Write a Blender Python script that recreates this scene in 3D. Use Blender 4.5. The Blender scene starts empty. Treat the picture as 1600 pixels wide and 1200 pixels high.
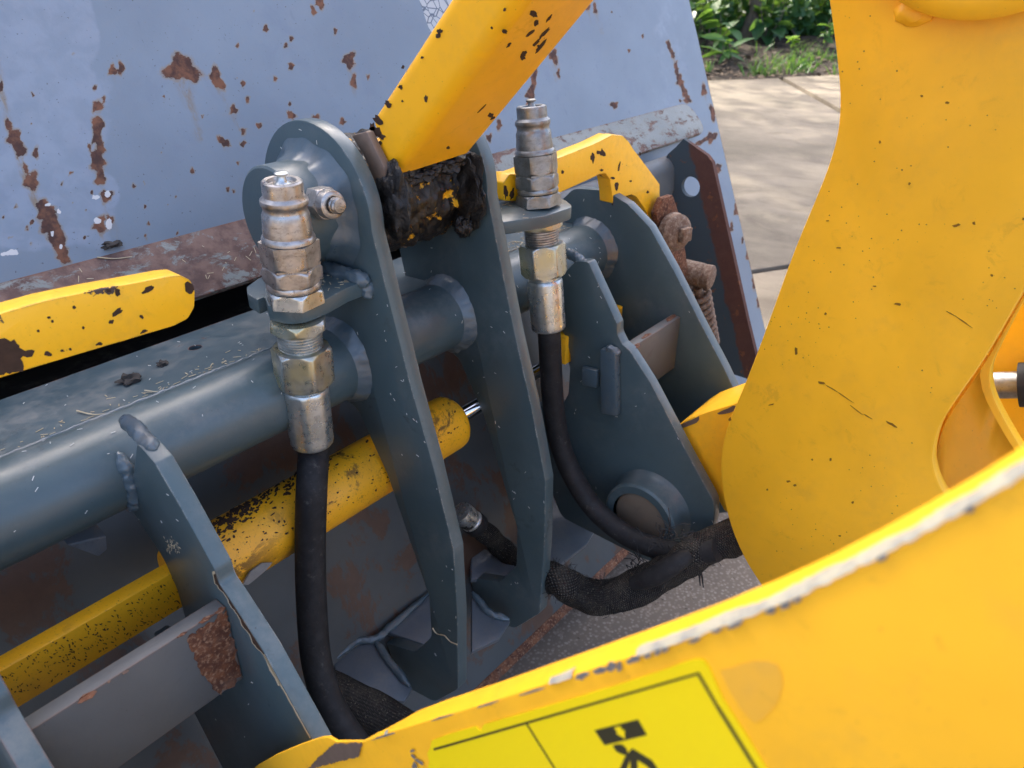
import bpy, bmesh, math, random
import numpy as np
from mathutils import Vector, Matrix, noise as mnoise
random.seed(7); rng = np.random.default_rng(7)
S = bpy.context.scene
COL = S.collection
H = 1.10                                   # eye height above the ground (metres)

# ------------------------------------------------------------------ camera
F0 = 1200.0; TH = math.atan(670/1200.0); AZ = math.atan2(.642, .767)
R_ = np.array([math.sin(AZ), -math.cos(AZ), 0.]); FH = np.array([math.cos(AZ), math.sin(AZ), 0.])
FW = math.cos(TH)*FH - math.sin(TH)*np.array([0, 0, 1.]); UP = math.sin(TH)*FH + math.cos(TH)*np.array([0, 0, 1.])
cd = bpy.data.cameras.new('camera'); cam = bpy.data.objects.new('camera', cd); COL.objects.link(cam)
cd.sensor_width = 36; cd.lens = 27; cd.clip_start = .01; cd.clip_end = 3000
cam.matrix_world = Matrix(((R_[0], UP[0], -FW[0], 0), (R_[1], UP[1], -FW[1], 0), (R_[2], UP[2], -FW[2], H), (0, 0, 0, 1)))
cd.dof.use_dof = True; cd.dof.focus_distance = .86; cd.dof.aperture_fstop = 10
S.camera = cam
# ------------------------------------------------------------------ sky and sun
SUN_AZ = math.radians(24); SUN_EL = math.radians(43)
w = bpy.data.worlds.new('World'); S.world = w; w.use_nodes = True
nt = w.node_tree; nt.nodes.clear()
sky = nt.nodes.new('ShaderNodeTexSky'); sky.sky_type = 'NISHITA'; sky.sun_disc = False
sky.sun_elevation = SUN_EL; sky.sun_rotation = SUN_AZ; sky.air_density = .6; sky.dust_density = 6.0; sky.ozone_density = .4
bg = nt.nodes.new('ShaderNodeBackground'); bg.inputs[1].default_value = .15
wo = nt.nodes.new('ShaderNodeOutputWorld'); nt.links.new(sky.outputs[0], bg.inputs[0]); nt.links.new(bg.outputs[0], wo.inputs[0])
sl = bpy.data.lights.new('sun', 'SUN'); sl.energy = 2.0; sl.angle = math.radians(.9); sl.color = (1, .93, .8)
so = bpy.data.objects.new('sun', sl); COL.objects.link(so)
sd = Vector((math.sin(SUN_AZ)*math.cos(SUN_EL), math.cos(SUN_AZ)*math.cos(SUN_EL), math.sin(SUN_EL)))
so.rotation_euler = sd.to_track_quat('Z', 'Y').to_euler(); so.location = (2, 6, 6)
S.view_settings.view_transform = 'Standard'; S.view_settings.look = 'None'
S.view_settings.exposure = 2.55; S.view_settings.gamma = 1; S.view_settings.use_curve_mapping = False

# ------------------------------------------------------------------ measuring helpers (metres from the eye; z gets +H when linked)
V3 = lambda a: np.asarray(a, float)
def ray(u, v): return FW + R_*(u-800)/F0 - UP*(v-600)/F0
def proj(p):
    p = V3(p); z = p@FW; return 800+F0*(p@R_)/z, 600-F0*(p@UP)/z
def onX(u, v, x): r = ray(u, v); return r*x/r[0]
def onY(u, v, y): r = ray(u, v); return r*y/r[1]
def onZ(u, v, z): r = ray(u, v); return r*z/r[2]
def onP(u, v, p0, n): r = ray(u, v); return r*(np.dot(p0, n)/(r@n))
XA = np.array([1., 0, 0]); YA = np.array([0, 1., 0]); ZA = np.array([0, 0, 1.])

# ------------------------------------------------------------------ object helpers
def thing(name, label, cat, loc, group=None, rot=None):
    o = bpy.data.objects.new(name, None); COL.objects.link(o); o.empty_display_size = .03
    m = Matrix.Translation((loc[0], loc[1], loc[2]+H))
    if rot is not None: m = m @ rot
    o.matrix_world = m; o['label'] = label; o['category'] = cat
    if group: o['group'] = group
    return o
def mesh_of(bm, name, smooth=38):
    bmesh.ops.recalc_face_normals(bm, faces=bm.faces[:])
    a = math.radians(smooth)
    for f in bm.faces: f.smooth = True
    for e in bm.edges:
        if len(e.link_faces) == 2: e.smooth = e.calc_face_angle(0) < a
        else: e.smooth = False
    me = bpy.data.meshes.new(name); bm.to_mesh(me); bm.free(); return me
def part(name, bm, mat, parent=None, local=False, smooth=38, kind=None, label=None):
    me = bm if isinstance(bm, bpy.types.Mesh) else mesh_of(bm, name, smooth)
    if not local: me.transform(Matrix.Translation((0, 0, H)))
    for m in (mat if isinstance(mat, (list, tuple)) else [mat]): me.materials.append(m)
    o = bpy.data.objects.new(name, me); COL.objects.link(o)
    if parent:
        o.parent = parent
        if not local: o.matrix_parent_inverse = wm(parent).inverted()
    if kind: o['kind'] = kind
    if label: o['label'] = label
    return o
def wm(o):
    m = o.matrix_basis
    return (wm(o.parent) @ o.matrix_parent_inverse @ m) if o.parent else m
def single(name, bm, mat, label, cat, group=None, smooth=38):
    o = part(name, bm, mat, smooth=smooth); o['label'] = label; o['category'] = cat
    if group: o['group'] = group
    return o
def NB(): return bmesh.new()
def bevel_all(bm, off, seg=2, ang=25):
    if off <= 0: return
    es = [e for e in bm.edges if len(e.link_faces) == 2 and e.calc_face_angle(0) > math.radians(ang)]
    bmesh.ops.bevel(bm, geom=es, offset=off, segments=seg, profile=.5, affect='EDGES', clamp_overlap=True)
def add_prism(bm, pts, vec, bev=0):
    b = bmesh.new(); vs = [b.verts.new(tuple(p)) for p in pts]
    f = b.faces.new(vs); r = bmesh.ops.extrude_face_region(b, geom=[f])
    for v in [g for g in r['geom'] if isinstance(g, bmesh.types.BMVert)]: v.co += Vector(tuple(vec))
    bmesh.ops.recalc_face_normals(b, faces=b.faces[:]); bevel_all(b, bev)
    t = bpy.data.meshes.new('t'); b.to_mesh(t); b.free(); bm.from_mesh(t); bpy.data.meshes.remove(t); return bm
def prism(pts, vec, bev=.0015): return add_prism(NB(), pts, vec, bev)
def prismX(yz, x0, x1, bev=.0015): return prism([(x0, y, z) for y, z in yz], (x1-x0, 0, 0), bev)
def fillet(pts, n=6):
    """2-D polygon; a point may carry a fillet radius as third value"""
    out = []; N = len(pts)
    for i, p in enumerate(pts):
        if len(p) < 3 or p[2] <= 0: out.append((p[0], p[1])); continue
        P = V3(p[:2]); A = V3(pts[i-1][:2])-P; B = V3(pts[(i+1) % N][:2])-P
        la, lb = np.linalg.norm(A), np.linalg.norm(B); A /= la; B /= lb
        th = math.acos(max(-1, min(1, A@B))); t = min(p[2]/math.tan(th/2), .48*la, .48*lb); r = t*math.tan(th/2)
        C = P+(A+B)/np.linalg.norm(A+B)*(r/math.sin(th/2))
        a0 = P+A*t-C; a1 = P+B*t-C; s0 = math.atan2(a0[1], a0[0]); d = math.atan2(a1[1], a1[0])-s0
        d = (d+math.pi) % (2*math.pi)-math.pi
        for k in range(n+1):
            a = s0+d*k/n; out.append((C[0]+r*math.cos(a), C[1]+r*math.sin(a)))
    return out
def basis(ax):
    ax = V3(ax)/np.linalg.norm(ax); h = ZA if abs(ax[2]) < .8 else YA
    a = np.cross(h, ax); a /= np.linalg.norm(a); return a, np.cross(ax, a), ax
def add_lathe(bm, prof, o=(0, 0, 0), ax=(0, 0, 1), seg=40, fn=None, ph=0, cap=True):
    """prof: (radius, station) pairs; fn(theta, station, r) may reshape the radius"""
    a, b, c = basis(ax); o = V3(o); rings = []
    for r, s in prof:
        ring = []
        for k in range(seg):
            t = 2*math.pi*k/seg+ph; rr = fn(t, s, r) if fn else r
            ring.append(bm.verts.new(tuple(o+c*s+(a*math.cos(t)+b*math.sin(t))*rr)))
        rings.append(ring)
    for q in range(len(rings)-1):
        for k in range(seg): bm.faces.new((rings[q][k], rings[q][(k+1) % seg], rings[q+1][(k+1) % seg], rings[q+1][k]))
    if cap: bm.faces.new(rings[0]); bm.faces.new(rings[-1])
    return bm
def lathe(prof, **k): return add_lathe(NB(), prof, **k)
def hexr(af):                                # across-flats/2 -> radius of the hexagon at an angle
    return lambda t: af/math.cos((t+math.pi/6) % (math.pi/3)-math.pi/6)
def add_nut(bm, af, s0, s1, o=(0, 0, 0), ax=(0, 0, 1), ph=.2, ch=(True, True), hole=0):
    hr = hexr(af); rc = af*1.02; rmax = af*1.1547; c = (rmax-rc)*1.0
    st = [(rc, s0)] if ch[0] else [(rmax, s0)]
    if ch[0]: st += [(rc+(rmax-rc)*q, s0+c*q) for q in (.33, .66, 1)]
    if ch[1]: st += [(rc+(rmax-rc)*q, s1-c*q) for q in (1, .66, .33, 0)]
    else: st += [(rmax, s1)]
    st = [(af*.6, s0)]+st+[(af*.6, s1)]
    return add_lathe(bm, st, o=o, ax=ax, seg=72, ph=ph, fn=lambda t, s, r: min(hr(t-ph), r) if r > af*.7 else r)
def smooth_path(pts, n=8):
    P = [V3(p) for p in pts]; P = [2*P[0]-P[1]]+P+[2*P[-1]-P[-2]]; out = []
    for i in range(1, len(P)-2):
        a, b, c, d = P[i-1:i+3]
        for k in range(n):
            t = k/n; out.append(.5*((2*b)+(c-a)*t+(2*a-5*b+4*c-d)*t*t+(3*b-a-3*c+d)*t**3))
    out.append(P[-2]); return out
def add_tube(bm, path, rad, seg=20, cap=True, jit=0, jf=40, prof=None):
    P = [V3(p) for p in path]; n = len(P); up = None; rings = []
    for i, p in enumerate(P):
        t = P[min(i+1, n-1)]-P[max(i-1, 0)]; t /= np.linalg.norm(t)
        if up is None: a, b, _ = basis(t)
        else:
            a = up-t*(up@t); a /= np.linalg.norm(a); b = np.cross(t, a)
        up = a; r = rad(i/(n-1)) if callable(rad) else rad; ring = []
        for k in range(seg):
            an = 2*math.pi*k/seg; d = a*math.cos(an)+b*math.sin(an); rr = r*(prof(an, i) if prof else 1)
            if jit: rr += jit*mnoise.noise(Vector(tuple((p+d*r)*jf)))
            ring.append(bm.verts.new(tuple(p+d*rr)))
        rings.append(ring)
    for q in range(n-1):
        for k in range(seg): bm.faces.new((rings[q][k], rings[q][(k+1) % seg], rings[q+1][(k+1) % seg], rings[q+1][k]))
    if cap: bm.faces.new(rings[0]); bm.faces.new(rings[-1])
    return bm
def tube(*a, **k): return add_tube(NB(), *a, **k)
def ring_weld(c, r, ax=(1, 0, 0), rw=.006, a0=0, a1=360, jit=.0016):
    """weld bead: an uneven ring (or part of one) round a pipe"""
    a, b, _ = basis(ax); n = max(12, int(abs(a1-a0)/5)); pts = []
    for k in range(n+1):
        t = math.radians(a0+(a1-a0)*k/n); pts.append(V3(c)+(a*math.cos(t)+b*math.sin(t))*r)
    return tube(pts, rw, seg=10, jit=jit, jf=150, cap=True)
def bead(pts, rw=.006, jit=.002): return tube(smooth_path(pts, 8), lambda t: rw*max(.12, min(1, math.sin(math.pi*t)*2.2))**.5, seg=12, jit=jit, jf=170)

# ------------------------------------------------------------------ material helpers
class M:
    def __init__(s, name):
        s.m = bpy.data.materials.new(name); s.m.use_nodes = True; s.t = s.m.node_tree; s.t.nodes.clear()
        s.out = s.n('ShaderNodeOutputMaterial'); s.b = s.n('ShaderNodeBsdfPrincipled'); s.l(s.b.outputs[0], s.out.inputs[0])
        s.co = s.n('ShaderNodeTexCoord').outputs['Object']
    def n(s, k, **a):
        x = s.t.nodes.new(k)
        for q, v in a.items(): setattr(x, q, v)
        return x
    def l(s, a, b): s.t.links.new(a, b)
    def put(s, sock, v):
        if isinstance(v, (int, float)): sock.default_value = v
        elif isinstance(v, tuple): sock.default_value = (*v, 1) if len(v) == 3 and sock.type == 'RGBA' else v
        else: s.l(v, sock)
    def noise(s, sc, det=4, ro=.55, dist=0, vec=None, stretch=None, off=0):
        vec = vec or s.co
        if stretch or off:
            mp = s.n('ShaderNodeMapping'); s.l(vec, mp.inputs[0])
            if stretch: mp.inputs['Scale'].default_value = stretch
            mp.inputs['Location'].default_value = (off, off*.7, off*1.3); vec = mp.outputs[0]
        x = s.n('ShaderNodeTexNoise'); s.l(vec, x.inputs['Vector']); x.inputs['Scale'].default_value = sc
        x.inputs['Detail'].default_value = det; x.inputs['Roughness'].default_value = ro; x.inputs['Distortion'].default_value = dist
        return x.outputs['Fac']
    def vor(s, sc, feat='F1', vec=None):
        x = s.n('ShaderNodeTexVoronoi', feature=feat); s.l(vec or s.co, x.inputs['Vector']); x.inputs['Scale'].default_value = sc; return x
    def step(s, v, a, b):
        x = s.n('ShaderNodeMapRange', interpolation_type='SMOOTHSTEP'); s.put(x.inputs[0], v)
        x.inputs[1].default_value = a; x.inputs[2].default_value = b; return x.outputs[0]
    def mth(s, op, a, b=0., c=None):
        x = s.n('ShaderNodeMath', operation=op); s.put(x.inputs[0], a); s.put(x.inputs[1], b)
        if c is not None: s.put(x.inputs[2], c)
        return x.outputs[0]
    def mix(s, f, a, b):
        x = s.n('ShaderNodeMix', data_type='RGBA'); s.put(x.inputs[0], f); s.put(x.inputs[6], a); s.put(x.inputs[7], b); return x.outputs[2]
    def mixf(s, f, a, b):
        x = s.n('ShaderNodeMix', data_type='FLOAT'); s.put(x.inputs[0], f); s.put(x.inputs[2], a); s.put(x.inputs[3], b); return x.outputs[0]
    def attr(s, name): return s.n('ShaderNodeAttribute', attribute_name=name).outputs['Fac']
    def bump(s, h, st=.2, d=.001, nrm=None):
        x = s.n('ShaderNodeBump'); s.put(x.inputs['Height'], h); x.inputs['Strength'].default_value = st; x.inputs['Distance'].default_value = d
        if nrm: s.l(nrm, x.inputs['Normal'])
        return x.outputs[0]
    def fin(s, col, rough=.5, metal=0, nrm=None, spec=.5, coat=0):
        s.put(s.b.inputs['Base Color'], col); s.put(s.b.inputs['Roughness'], rough); s.put(s.b.inputs['Metallic'], metal)
        s.b.inputs['Specular IOR Level'].default_value = spec
        if coat: s.b.inputs['Coat Weight'].default_value = coat; s.b.inputs['Coat Roughness'].default_value = .25
        if nrm: s.l(nrm, s.b.inputs['Normal'])
        return s.m
    def up(s):                                # how far the face looks at the sky (where dust settles)
        g = s.n('ShaderNodeNewGeometry'); x = s.n('ShaderNodeSeparateXYZ'); s.l(g.outputs['Normal'], x.inputs[0]); return x.outputs[2]
    def edge(s, rad, lo, hi, samples=4):
        bv = s.n('ShaderNodeBevel', samples=samples); bv.inputs[0].default_value = rad
        g = s.n('ShaderNodeNewGeometry'); d = s.n('ShaderNodeVectorMath', operation='DOT_PRODUCT')
        s.l(bv.outputs[0], d.inputs[0]); s.l(g.outputs['Normal'], d.inputs[1])
        return s.step(s.mth('SUBTRACT', 1., d.outputs['Value']), lo, hi)

RUST_D = (.075, .03, .018); RUST_L = (.19, .075, .035); STEEL = (.12, .10, .085)
def rust_col(m, sc=90): return m.mix(m.step(m.noise(sc, 5, .65, off=3), .35, .68), RUST_D, RUST_L)
def paint(name, base, rough=.42, var=.12, dust=.35, dustcol=(.22, .19, .15), speck=.5, chip=.0, chipcol=None, edge=None, lump=.10, rust=0., scr=.3, coat=0., lumpsc=260, grime=.3, film=.3, spec=.5):
    m = M(name); b = V3(base)
    c = m.mix(m.step(m.noise(6, 4, .6), .3, .7), tuple(b*(1-var)), tuple(b*(1+var)))
    c = m.mix(m.mth('MULTIPLY', m.step(m.noise(38, 5, .65, off=5), .5, .8), .35), c, tuple(b*.8+.02))
    r = m.mixf(m.noise(14, 4, .6, off=2), rough*.8, rough*1.25)
    if dust:
        d = m.mth('MULTIPLY', m.step(m.up(), .1, .95), m.step(m.noise(22, 6, .7, off=8), .42, .75))
        d = m.mth('MULTIPLY', d, dust); c = m.mix(d, c, dustcol); r = m.mth('ADD', r, m.mth('MULTIPLY', d, .4))
    if speck:                                 # small dirt flecks of their own shape
        v = m.vor(170); rg = m.n_rgb(v); hit = m.step(m.mth('SUBTRACT', v.outputs['Distance'], m.mth('MULTIPLY', m.noise(300, 2, off=9), .25)), .02, -.05)
        sel = m.step(m.mth('MULTIPLY', rg, m.mth('ADD', .55, m.mth('MULTIPLY', m.noise(7, 4, .6, off=17), .9))), .985-speck*.07, 1.03-speck*.07); f = m.mth('MULTIPLY', hit, sel); c = m.mix(m.mth('MULTIPLY', f, .8), c, (.035, .028, .022))
        f2 = m.step(m.noise(420, 2, .5, off=4), .74-.05*speck, .78); c = m.mix(m.mth('MULTIPLY', f2, .5), c, (.04, .035, .028))
    if film:
        f = m.mth('MULTIPLY', m.step(m.noise(7.5, 7, .68, .6, off=41), .46, .70), m.step(m.noise(75, 5, .7, off=43), .35, .62)); c = m.mix(m.mth('MULTIPLY', f, film), c, dustcol); r = m.mth('ADD', r, m.mth('MULTIPLY', f, film*.5))
    if grime:
        f = m.mth('MULTIPLY', m.step(m.noise(17, 9, .75, .4, off=51), .60-.05*grime, .66-.05*grime), m.step(m.noise(5, 3, .6, off=53), .42, .6)); c = m.mix(m.mth('MULTIPLY', f, min(.85, grime)), c, (.02, .016, .012)); r = m.mth('ADD', r, m.mth('MULTIPLY', f, .2))
    if speck: c = m.mix(m.mth('MULTIPLY', m.step(m.noise(48, 6, .72, .5, off=19), .56, .74), .22), c, tuple(b*.45+.012))
    if scr:                                   # dry scuffs
        s1 = m.step(m.noise(30, 3, .6, stretch=(1, 9, 2), off=11), .70, .80); c = m.mix(m.mth('MULTIPLY', s1, scr*.5), c, tuple(b*.5+.10))
    hgt = m.noise(lumpsc, 3, .5); chipm = None
    if chip:
        k = m.step(m.noise(26, 7, .62, .3, off=21), .69-.1*chip, .70-.1*chip); chipm = k
    if rust:
        k = m.step(m.noise(11, 8, .68, .4, off=31), .72-.2*rust, .75-.2*rust); chipm = k if chipm is None else m.mth('MAXIMUM', chipm, k)
    if edge:
        e = m.edge(edge[0], .04, .16); e = m.mth('MULTIPLY', e, m.step(m.noise(32, 7, .75, off=15), .62-.25*edge[2], .70-.25*edge[2]))
        c = m.mix(e, c, edge[1]); r = m.mixf(e, r, .6)
    nr = m.bump(hgt, lump, .0006)
    if chipm is not None:
        cc = chipcol or rust_col(m); c = m.mix(chipm, c, cc); r = m.mixf(chipm, r, .8); nr = m.bump(m.mth('SUBTRACT', 1., chipm), .6, .0006, nr)
    return m.fin(c, r, 0, nr, spec, coat)
def n_rgb(s, v):
    x = s.n('ShaderNodeSeparateColor'); s.l(v.outputs['Color'], x.inputs[0]); return x.outputs[0]
M.n_rgb = n_rgb

BLUE = (.055, .087, .096); YEL = (.94, .485, .020)
m_hitch = paint('hitch_paint', BLUE, rough=.36, dust=.6, dustcol=(.19, .20, .195), film=.22, speck=.6, edge=(.0025, (.34, .33, .29), .45), lump=.14, coat=.3)
m_hitch_worn = paint('hitch_paint_worn', (.052, .085, .10), rough=.42, dust=.6, dustcol=(.20, .20, .185), film=.35, speck=.6, edge=(.003, (.17, .07, .04), .75), rust=.25, lump=.15)
m_bare = paint('scuffed_plate', (.095, .097, .095), rough=.5, dust=.2, speck=.4, edge=(.003, (.16, .07, .04), .9), rust=.2, scr=.6)
m_weld = paint('weld_paint', (.065, .10, .122), rough=.28, dust=.4, speck=.4, lump=.8, lumpsc=110, coat=.4)
m_cast = paint('cast_paint', (.085, .105, .125), rough=.36, dust=.3, speck=.8, lump=.5, lumpsc=300, coat=.2)
m_yel = paint('yellow_paint', YEL, rough=.38, var=.07, dust=.10, dustcol=(.35, .24, .08), speck=.15, lump=.06, scr=.08, grime=.15, film=.1, spec=.3)
m_yel_dirty = paint('yellow_paint_dirty', (.93, .44, .010), rough=.42, var=.08, dust=.3, dustcol=(.17, .11, .04), speck=3.2, grime=1.1, lump=.12, scr=.5)
m_yel_lumpy = paint('yellow_paint_lumpy', (.95, .50, .008), rough=.36, var=.04, dust=.15, dustcol=(.3, .2, .08), speck=.5, chip=.28, chipcol=(.07, .045, .035), edge=(.003, (.07, .04, .03), .5), lump=.55, lumpsc=150, scr=.1)
m_yel_link = paint('yellow_paint_chipped', (.95, .47, .010), rough=.34, var=.04, dust=.08, speck=.4, chip=.13, chipcol=(.06, .045, .035), edge=(.003, (.09, .07, .05), .25), lump=.05, scr=.1, grime=.15, film=.1, spec=.35)
def m_rusty():
    m = M('rust'); c = rust_col(m, 70); c = m.mix(m.step(m.noise(300, 3), .5, .7), c, (.27, .15, .09)); c = m.mix(m.mth('MULTIPLY', m.step(m.noise(25, 5, off=6), .5, .7), .5), c, (.15, .12, .10))
    return m.fin(c, .85, 0, m.bump(m.noise(400, 4, .7), .6, .001), .25)
m_rust = m_rusty()
def m_bolt():
    m = M('rusty_bolt'); c = m.mix(m.noise(120, 5), (.11, .066, .045), (.21, .13, .085)); c = m.mix(m.step(m.noise(160, 5, .7, off=2), .45, .62), c, (.27, .20, .145)); c = m.mix(m.step(m.noise(500, 2, off=2), .62, .7), c, (.36, .30, .24))
    return m.fin(c, .75, .1, m.bump(m.noise(330, 3, .6), .18, .0006), .3)
m_bolt = m_bolt()
def m_metal(name, a, b, grime, rough=.32, gold=0):
    m = M(name); c = m.mix(m.step(m.noise(60, 5, .65), .35, .7), a, b)
    c = m.mix(m.mth('MULTIPLY', m.step(m.noise(34, 6, .7, stretch=(1, 1, 2.5), off=9), .48, .72), grime), c, (.11, .088, .062))
    c = m.mix(m.mth('MULTIPLY', m.step(m.noise(220, 4, .7, off=4), .55, .72), grime*.8), c, (.05, .04, .032))
    if gold: c = m.mix(m.step(m.noise(26, 3, .5, off=13), .38, .62), c, (.50, .46, .29))
    r = m.mixf(m.step(m.noise(80, 5, .7, off=1), .3, .7), rough*.75, rough*1.5)
    return m.fin(c, r, .85, m.bump(m.noise(500, 3, .6, stretch=(1, 1, .15)), .08, .0005), .5)
m_steel = m_metal('coupler_steel', (.50, .47, .44), (.32, .305, .285), .65)
m_zinc = m_metal('zinc_steel', (.62, .64, .62), (.46, .48, .45), .25, .28)
m_gold = m_metal('yellow_zinc', (.52, .54, .50), (.40, .42, .40), .35, .30, gold=1)
m_dark = m_metal('dark_coupler_steel', (.30, .30, .29), (.20, .20, .19), .5, .36)
m_chrome = M('chrome').fin((.75, .75, .77), .07, 1)
def m_rub():
    m = M('hose_rubber'); c = m.mix(m.step(m.noise(60, 5, .7), .4, .7), (.014, .014, .015), (.024, .024, .025))
    c = m.mix(m.mth('MULTIPLY', m.step(m.noise(90, 6, .78, off=5), .56, .74), .55), c, (.11, .105, .095))
    return m.fin(c, .62, 0, m.bump(m.noise(500, 3), .12, .0006), .25)
m_rubber = m_rub()
def m_sleeve():
    m = M('woven_sleeve'); uv = m.n('ShaderNodeTexCoord').outputs['UV']
    mp = m.n('ShaderNodeMapping'); m.l(uv, mp.inputs[0]); mp.inputs['Scale'].default_value = (1, 1, 1)
    ck = m.n('ShaderNodeTexChecker'); m.l(mp.outputs[0], ck.inputs[0]); ck.inputs['Scale'].default_value = 1
    w1 = m.n('ShaderNodeTexWave', wave_type='BANDS', bands_direction='DIAGONAL'); m.l(mp.outputs[0], w1.inputs[0]); w1.inputs['Scale'].default_value = 1.2
    mp2 = m.n('ShaderNodeMapping'); m.l(uv, mp2.inputs[0]); mp2.inputs['Scale'].default_value = (-1, 1, 1)
    w2 = m.n('ShaderNodeTexWave', wave_type='BANDS', bands_direction='DIAGONAL'); m.l(mp2.outputs[0], w2.inputs[0]); w2.inputs['Scale'].default_value = 1.2
    h = m.mth('MULTIPLY', w1.outputs['Fac'], w2.outputs['Fac'])
    c = m.mix(h, (.004, .004, .004), (.075, .07, .065)); c = m.mix(m.mth('MULTIPLY', m.step(m.noise(28, 5, .7, off=7), .45, .65), .35), c, (.10, .085, .065)); c = m.mix(m.step(m.noise(420, 4, .8, off=2), .59, .68), c, (.30, .26, .20))
    return m.fin(c, .8, 0, m.bump(h, .9, .002), .2)
m_sleeve = m_sleeve()
m_fuzz = M('frayed_thread').fin((.018, .017, .016), .8)
def m_grease_():
    m = M('grease'); c = m.mix(m.step(m.noise(90, 5, .7), .4, .7), (.004, .0035, .0035), (.014, .011, .009)); c = m.mix(m.step(m.noise(500, 3, .7, off=3), .68, .74), c, (.07, .055, .04))
    return m.fin(c, m.mixf(m.noise(50, 4), .2, .5), 0, m.bump(m.noise(150, 6, .7), .7, .003), .5)
m_grease = m_grease_()
def m_greasy_():
    m = M('greasy_yellow'); k = m.step(m.noise(38, 6, .68, .5, off=2), .575, .605)
    c = m.mix(k, m.mix(m.noise(120, 5), (.004, .0035, .003), (.016, .012, .009)), (.72, .36, .01))
    return m.fin(c, m.mixf(k, m.mixf(m.step(m.noise(60, 4), .4, .65), .3, .75), .4), 0, m.bump(m.mth('SUBTRACT', m.mth('MULTIPLY', m.noise(140, 6, .7), .7), k), .7, .002), .5)
m_greasy = m_greasy_()
m_primer = M('primer'); m_primer = m_primer.fin(m_primer.mix(m_primer.step(m_primer.noise(90, 5, .7), .4, .65), (.40, .375, .28), (.26, .26, .235)), .6)
m_chip = M('bare_chip'); m_chip = m_chip.fin(m_chip.mix(m_chip.noise(150, 4), (.115, .11, .10), (.21, .205, .19)), .55)
m_chipb = M('brown_chip'); m_chipb = m_chipb.fin(m_chipb.mix(m_chipb.noise(150, 4), (.026, .015, .010), (.075, .042, .026)), .8, spec=.25)
m_wornsteel = M('worn_brown_steel'); m_wornsteel = m_wornsteel.fin(m_wornsteel.mix(m_wornsteel.noise(90, 6, .7), (.13, .085, .06), (.24, .18, .14)), .5, .3)
m_lab = M('label_yellow'); m_lab = m_lab.fin(m_lab.mix(m_lab.noise(20, 3), (.97, .73, .0), (.98, .76, .002)), .35)
m_ink = M('label_ink').fin((.035, .032, .012), .4)
m_straw = M('straw'); m_straw = m_straw.fin(m_straw.mix(m_straw.noise(40, 2), (.42, .30, .15), (.62, .55, .40)), .8)
m_fleck = M('pale_fleck').fin((.62, .62, .58), .7)
m_soil = M('soil_lump'); m_soil = m_soil.fin(m_soil.mix(m_soil.noise(200, 4), (.02, .017, .015), (.06, .05, .042)), .9)

# ------------------------------------------------------------------ GROUND
def ground_mat():
    m = M('gravel_asphalt'); v = m.vor(140); g = m.n_rgb(v)
    c = m.mix(g, (.23, .185, .14), (.31, .26, .205)); c = m.mix(m.step(v.outputs['Distance'], .25, .55), c, (.18, .145, .11))
    c = m.mix(m.mth('MULTIPLY', m.step(m.noise(1.8, 5, .6), .45, .7), .5), c, (.09, .07, .055))
    return m.fin(c, .9, 0, m.bump(v.outputs['Distance'], -.7, .006), .25)
GZ = -H
bm = NB(); L = 400; bm.faces.new([bm.verts.new(p) for p in ((-L, -L, GZ), (L, -L, GZ), (L, L, GZ), (-L, L, GZ))])
o = part('ground', bm, ground_mat(), kind='structure'); o['label'] = 'grey brown gritty ground below the hitch'
# loose stones under the hitch, part of the gritty surface
bm = NB()
for i in range(1500):
    x, y = rng.uniform(.5, 2.3), rng.uniform(-.1, 1.1); r = rng.uniform(.001, .0032)
    q = bmesh.ops.create_icosphere(bm, subdivisions=1, radius=r)['verts']
    M_ = Matrix.Translation((x, y, GZ+r*.3)) @ Matrix.Rotation(rng.uniform(0, 6), 4, 'Z') @ Matrix.Diagonal((1, rng.uniform(.6, 1), rng.uniform(.4, .7), 1))
    bmesh.ops.transform(bm, matrix=M_, verts=q)
m_st = M('stone'); m_st = m_st.fin(m_st.mix(m_st.noise(25, 2), (.14, .112, .085), (.27, .225, .18)), .95, spec=.1)
part('loose_grit', bm, m_st, kind='stuff')['label'] = 'loose small stones on the ground under the hitch'

def conc_mat():
    m = M('concrete'); c = m.mix(m.step(m.noise(1.6, 6, .62), .3, .7), (.115, .096, .070), (.205, .172, .128))
    c = m.mix(m.mth('MULTIPLY', m.step(m.noise(9, 7, .7, stretch=(1, .35, 1), off=3), .45, .72), .45), c, (.11, .09, .07))
    c = m.mix(m.mth('MULTIPLY', m.step(m.noise(60, 4, .7, off=3), .6, .75), .4), c, (.09, .075, .06))
    c = m.mix(m.mth('MULTIPLY', m.step(m.noise(3.2, 7, .7, .8, stretch=(1, .6, 1), off=23), .5, .66), .5), c, (.085, .068, .05))
    return m.fin(c, .85, 0, m.bump(m.noise(70, 6, .7), .35, .004), .3)
m_conc = conc_mat()
E0 = onZ(1210, 131, GZ); eU = V3((.775, -.632, 0)); eW = V3((.632, .775, 0))
JA = onZ(1208, 437, GZ); jd = V3((.87, -.49, 0)); JB = onZ(1262, 156, GZ); jb = V3((.80, .60, 0))
pav = bpy.data.objects.new('paving', None); COL.objects.link(pav); pav['kind'] = 'structure'; pav['label'] = 'pale concrete slabs beside the bucket'
pav.matrix_world = Matrix.Translation((E0[0], E0[1], 0))
def clip(poly, p, n):                        # keep the side where (q-p).n >= 0
    out = []
    for i in range(len(poly)):
        a, b = poly[i-1], poly[i]; da, db = (a-p)@n, (b-p)@n
        if da*db < 0: out.append(a+(b-a)*da/(da-db))
        if db >= 0: out.append(b)
    return out
nF = -eW; nA = V3((.49, .87, 0)); nB = V3((.6, -.8, 0))
big = [E0+eU*a+eW*b for a, b in ((-9, -14), (12, -14), (12, 0), (-9, 0))]
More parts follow.
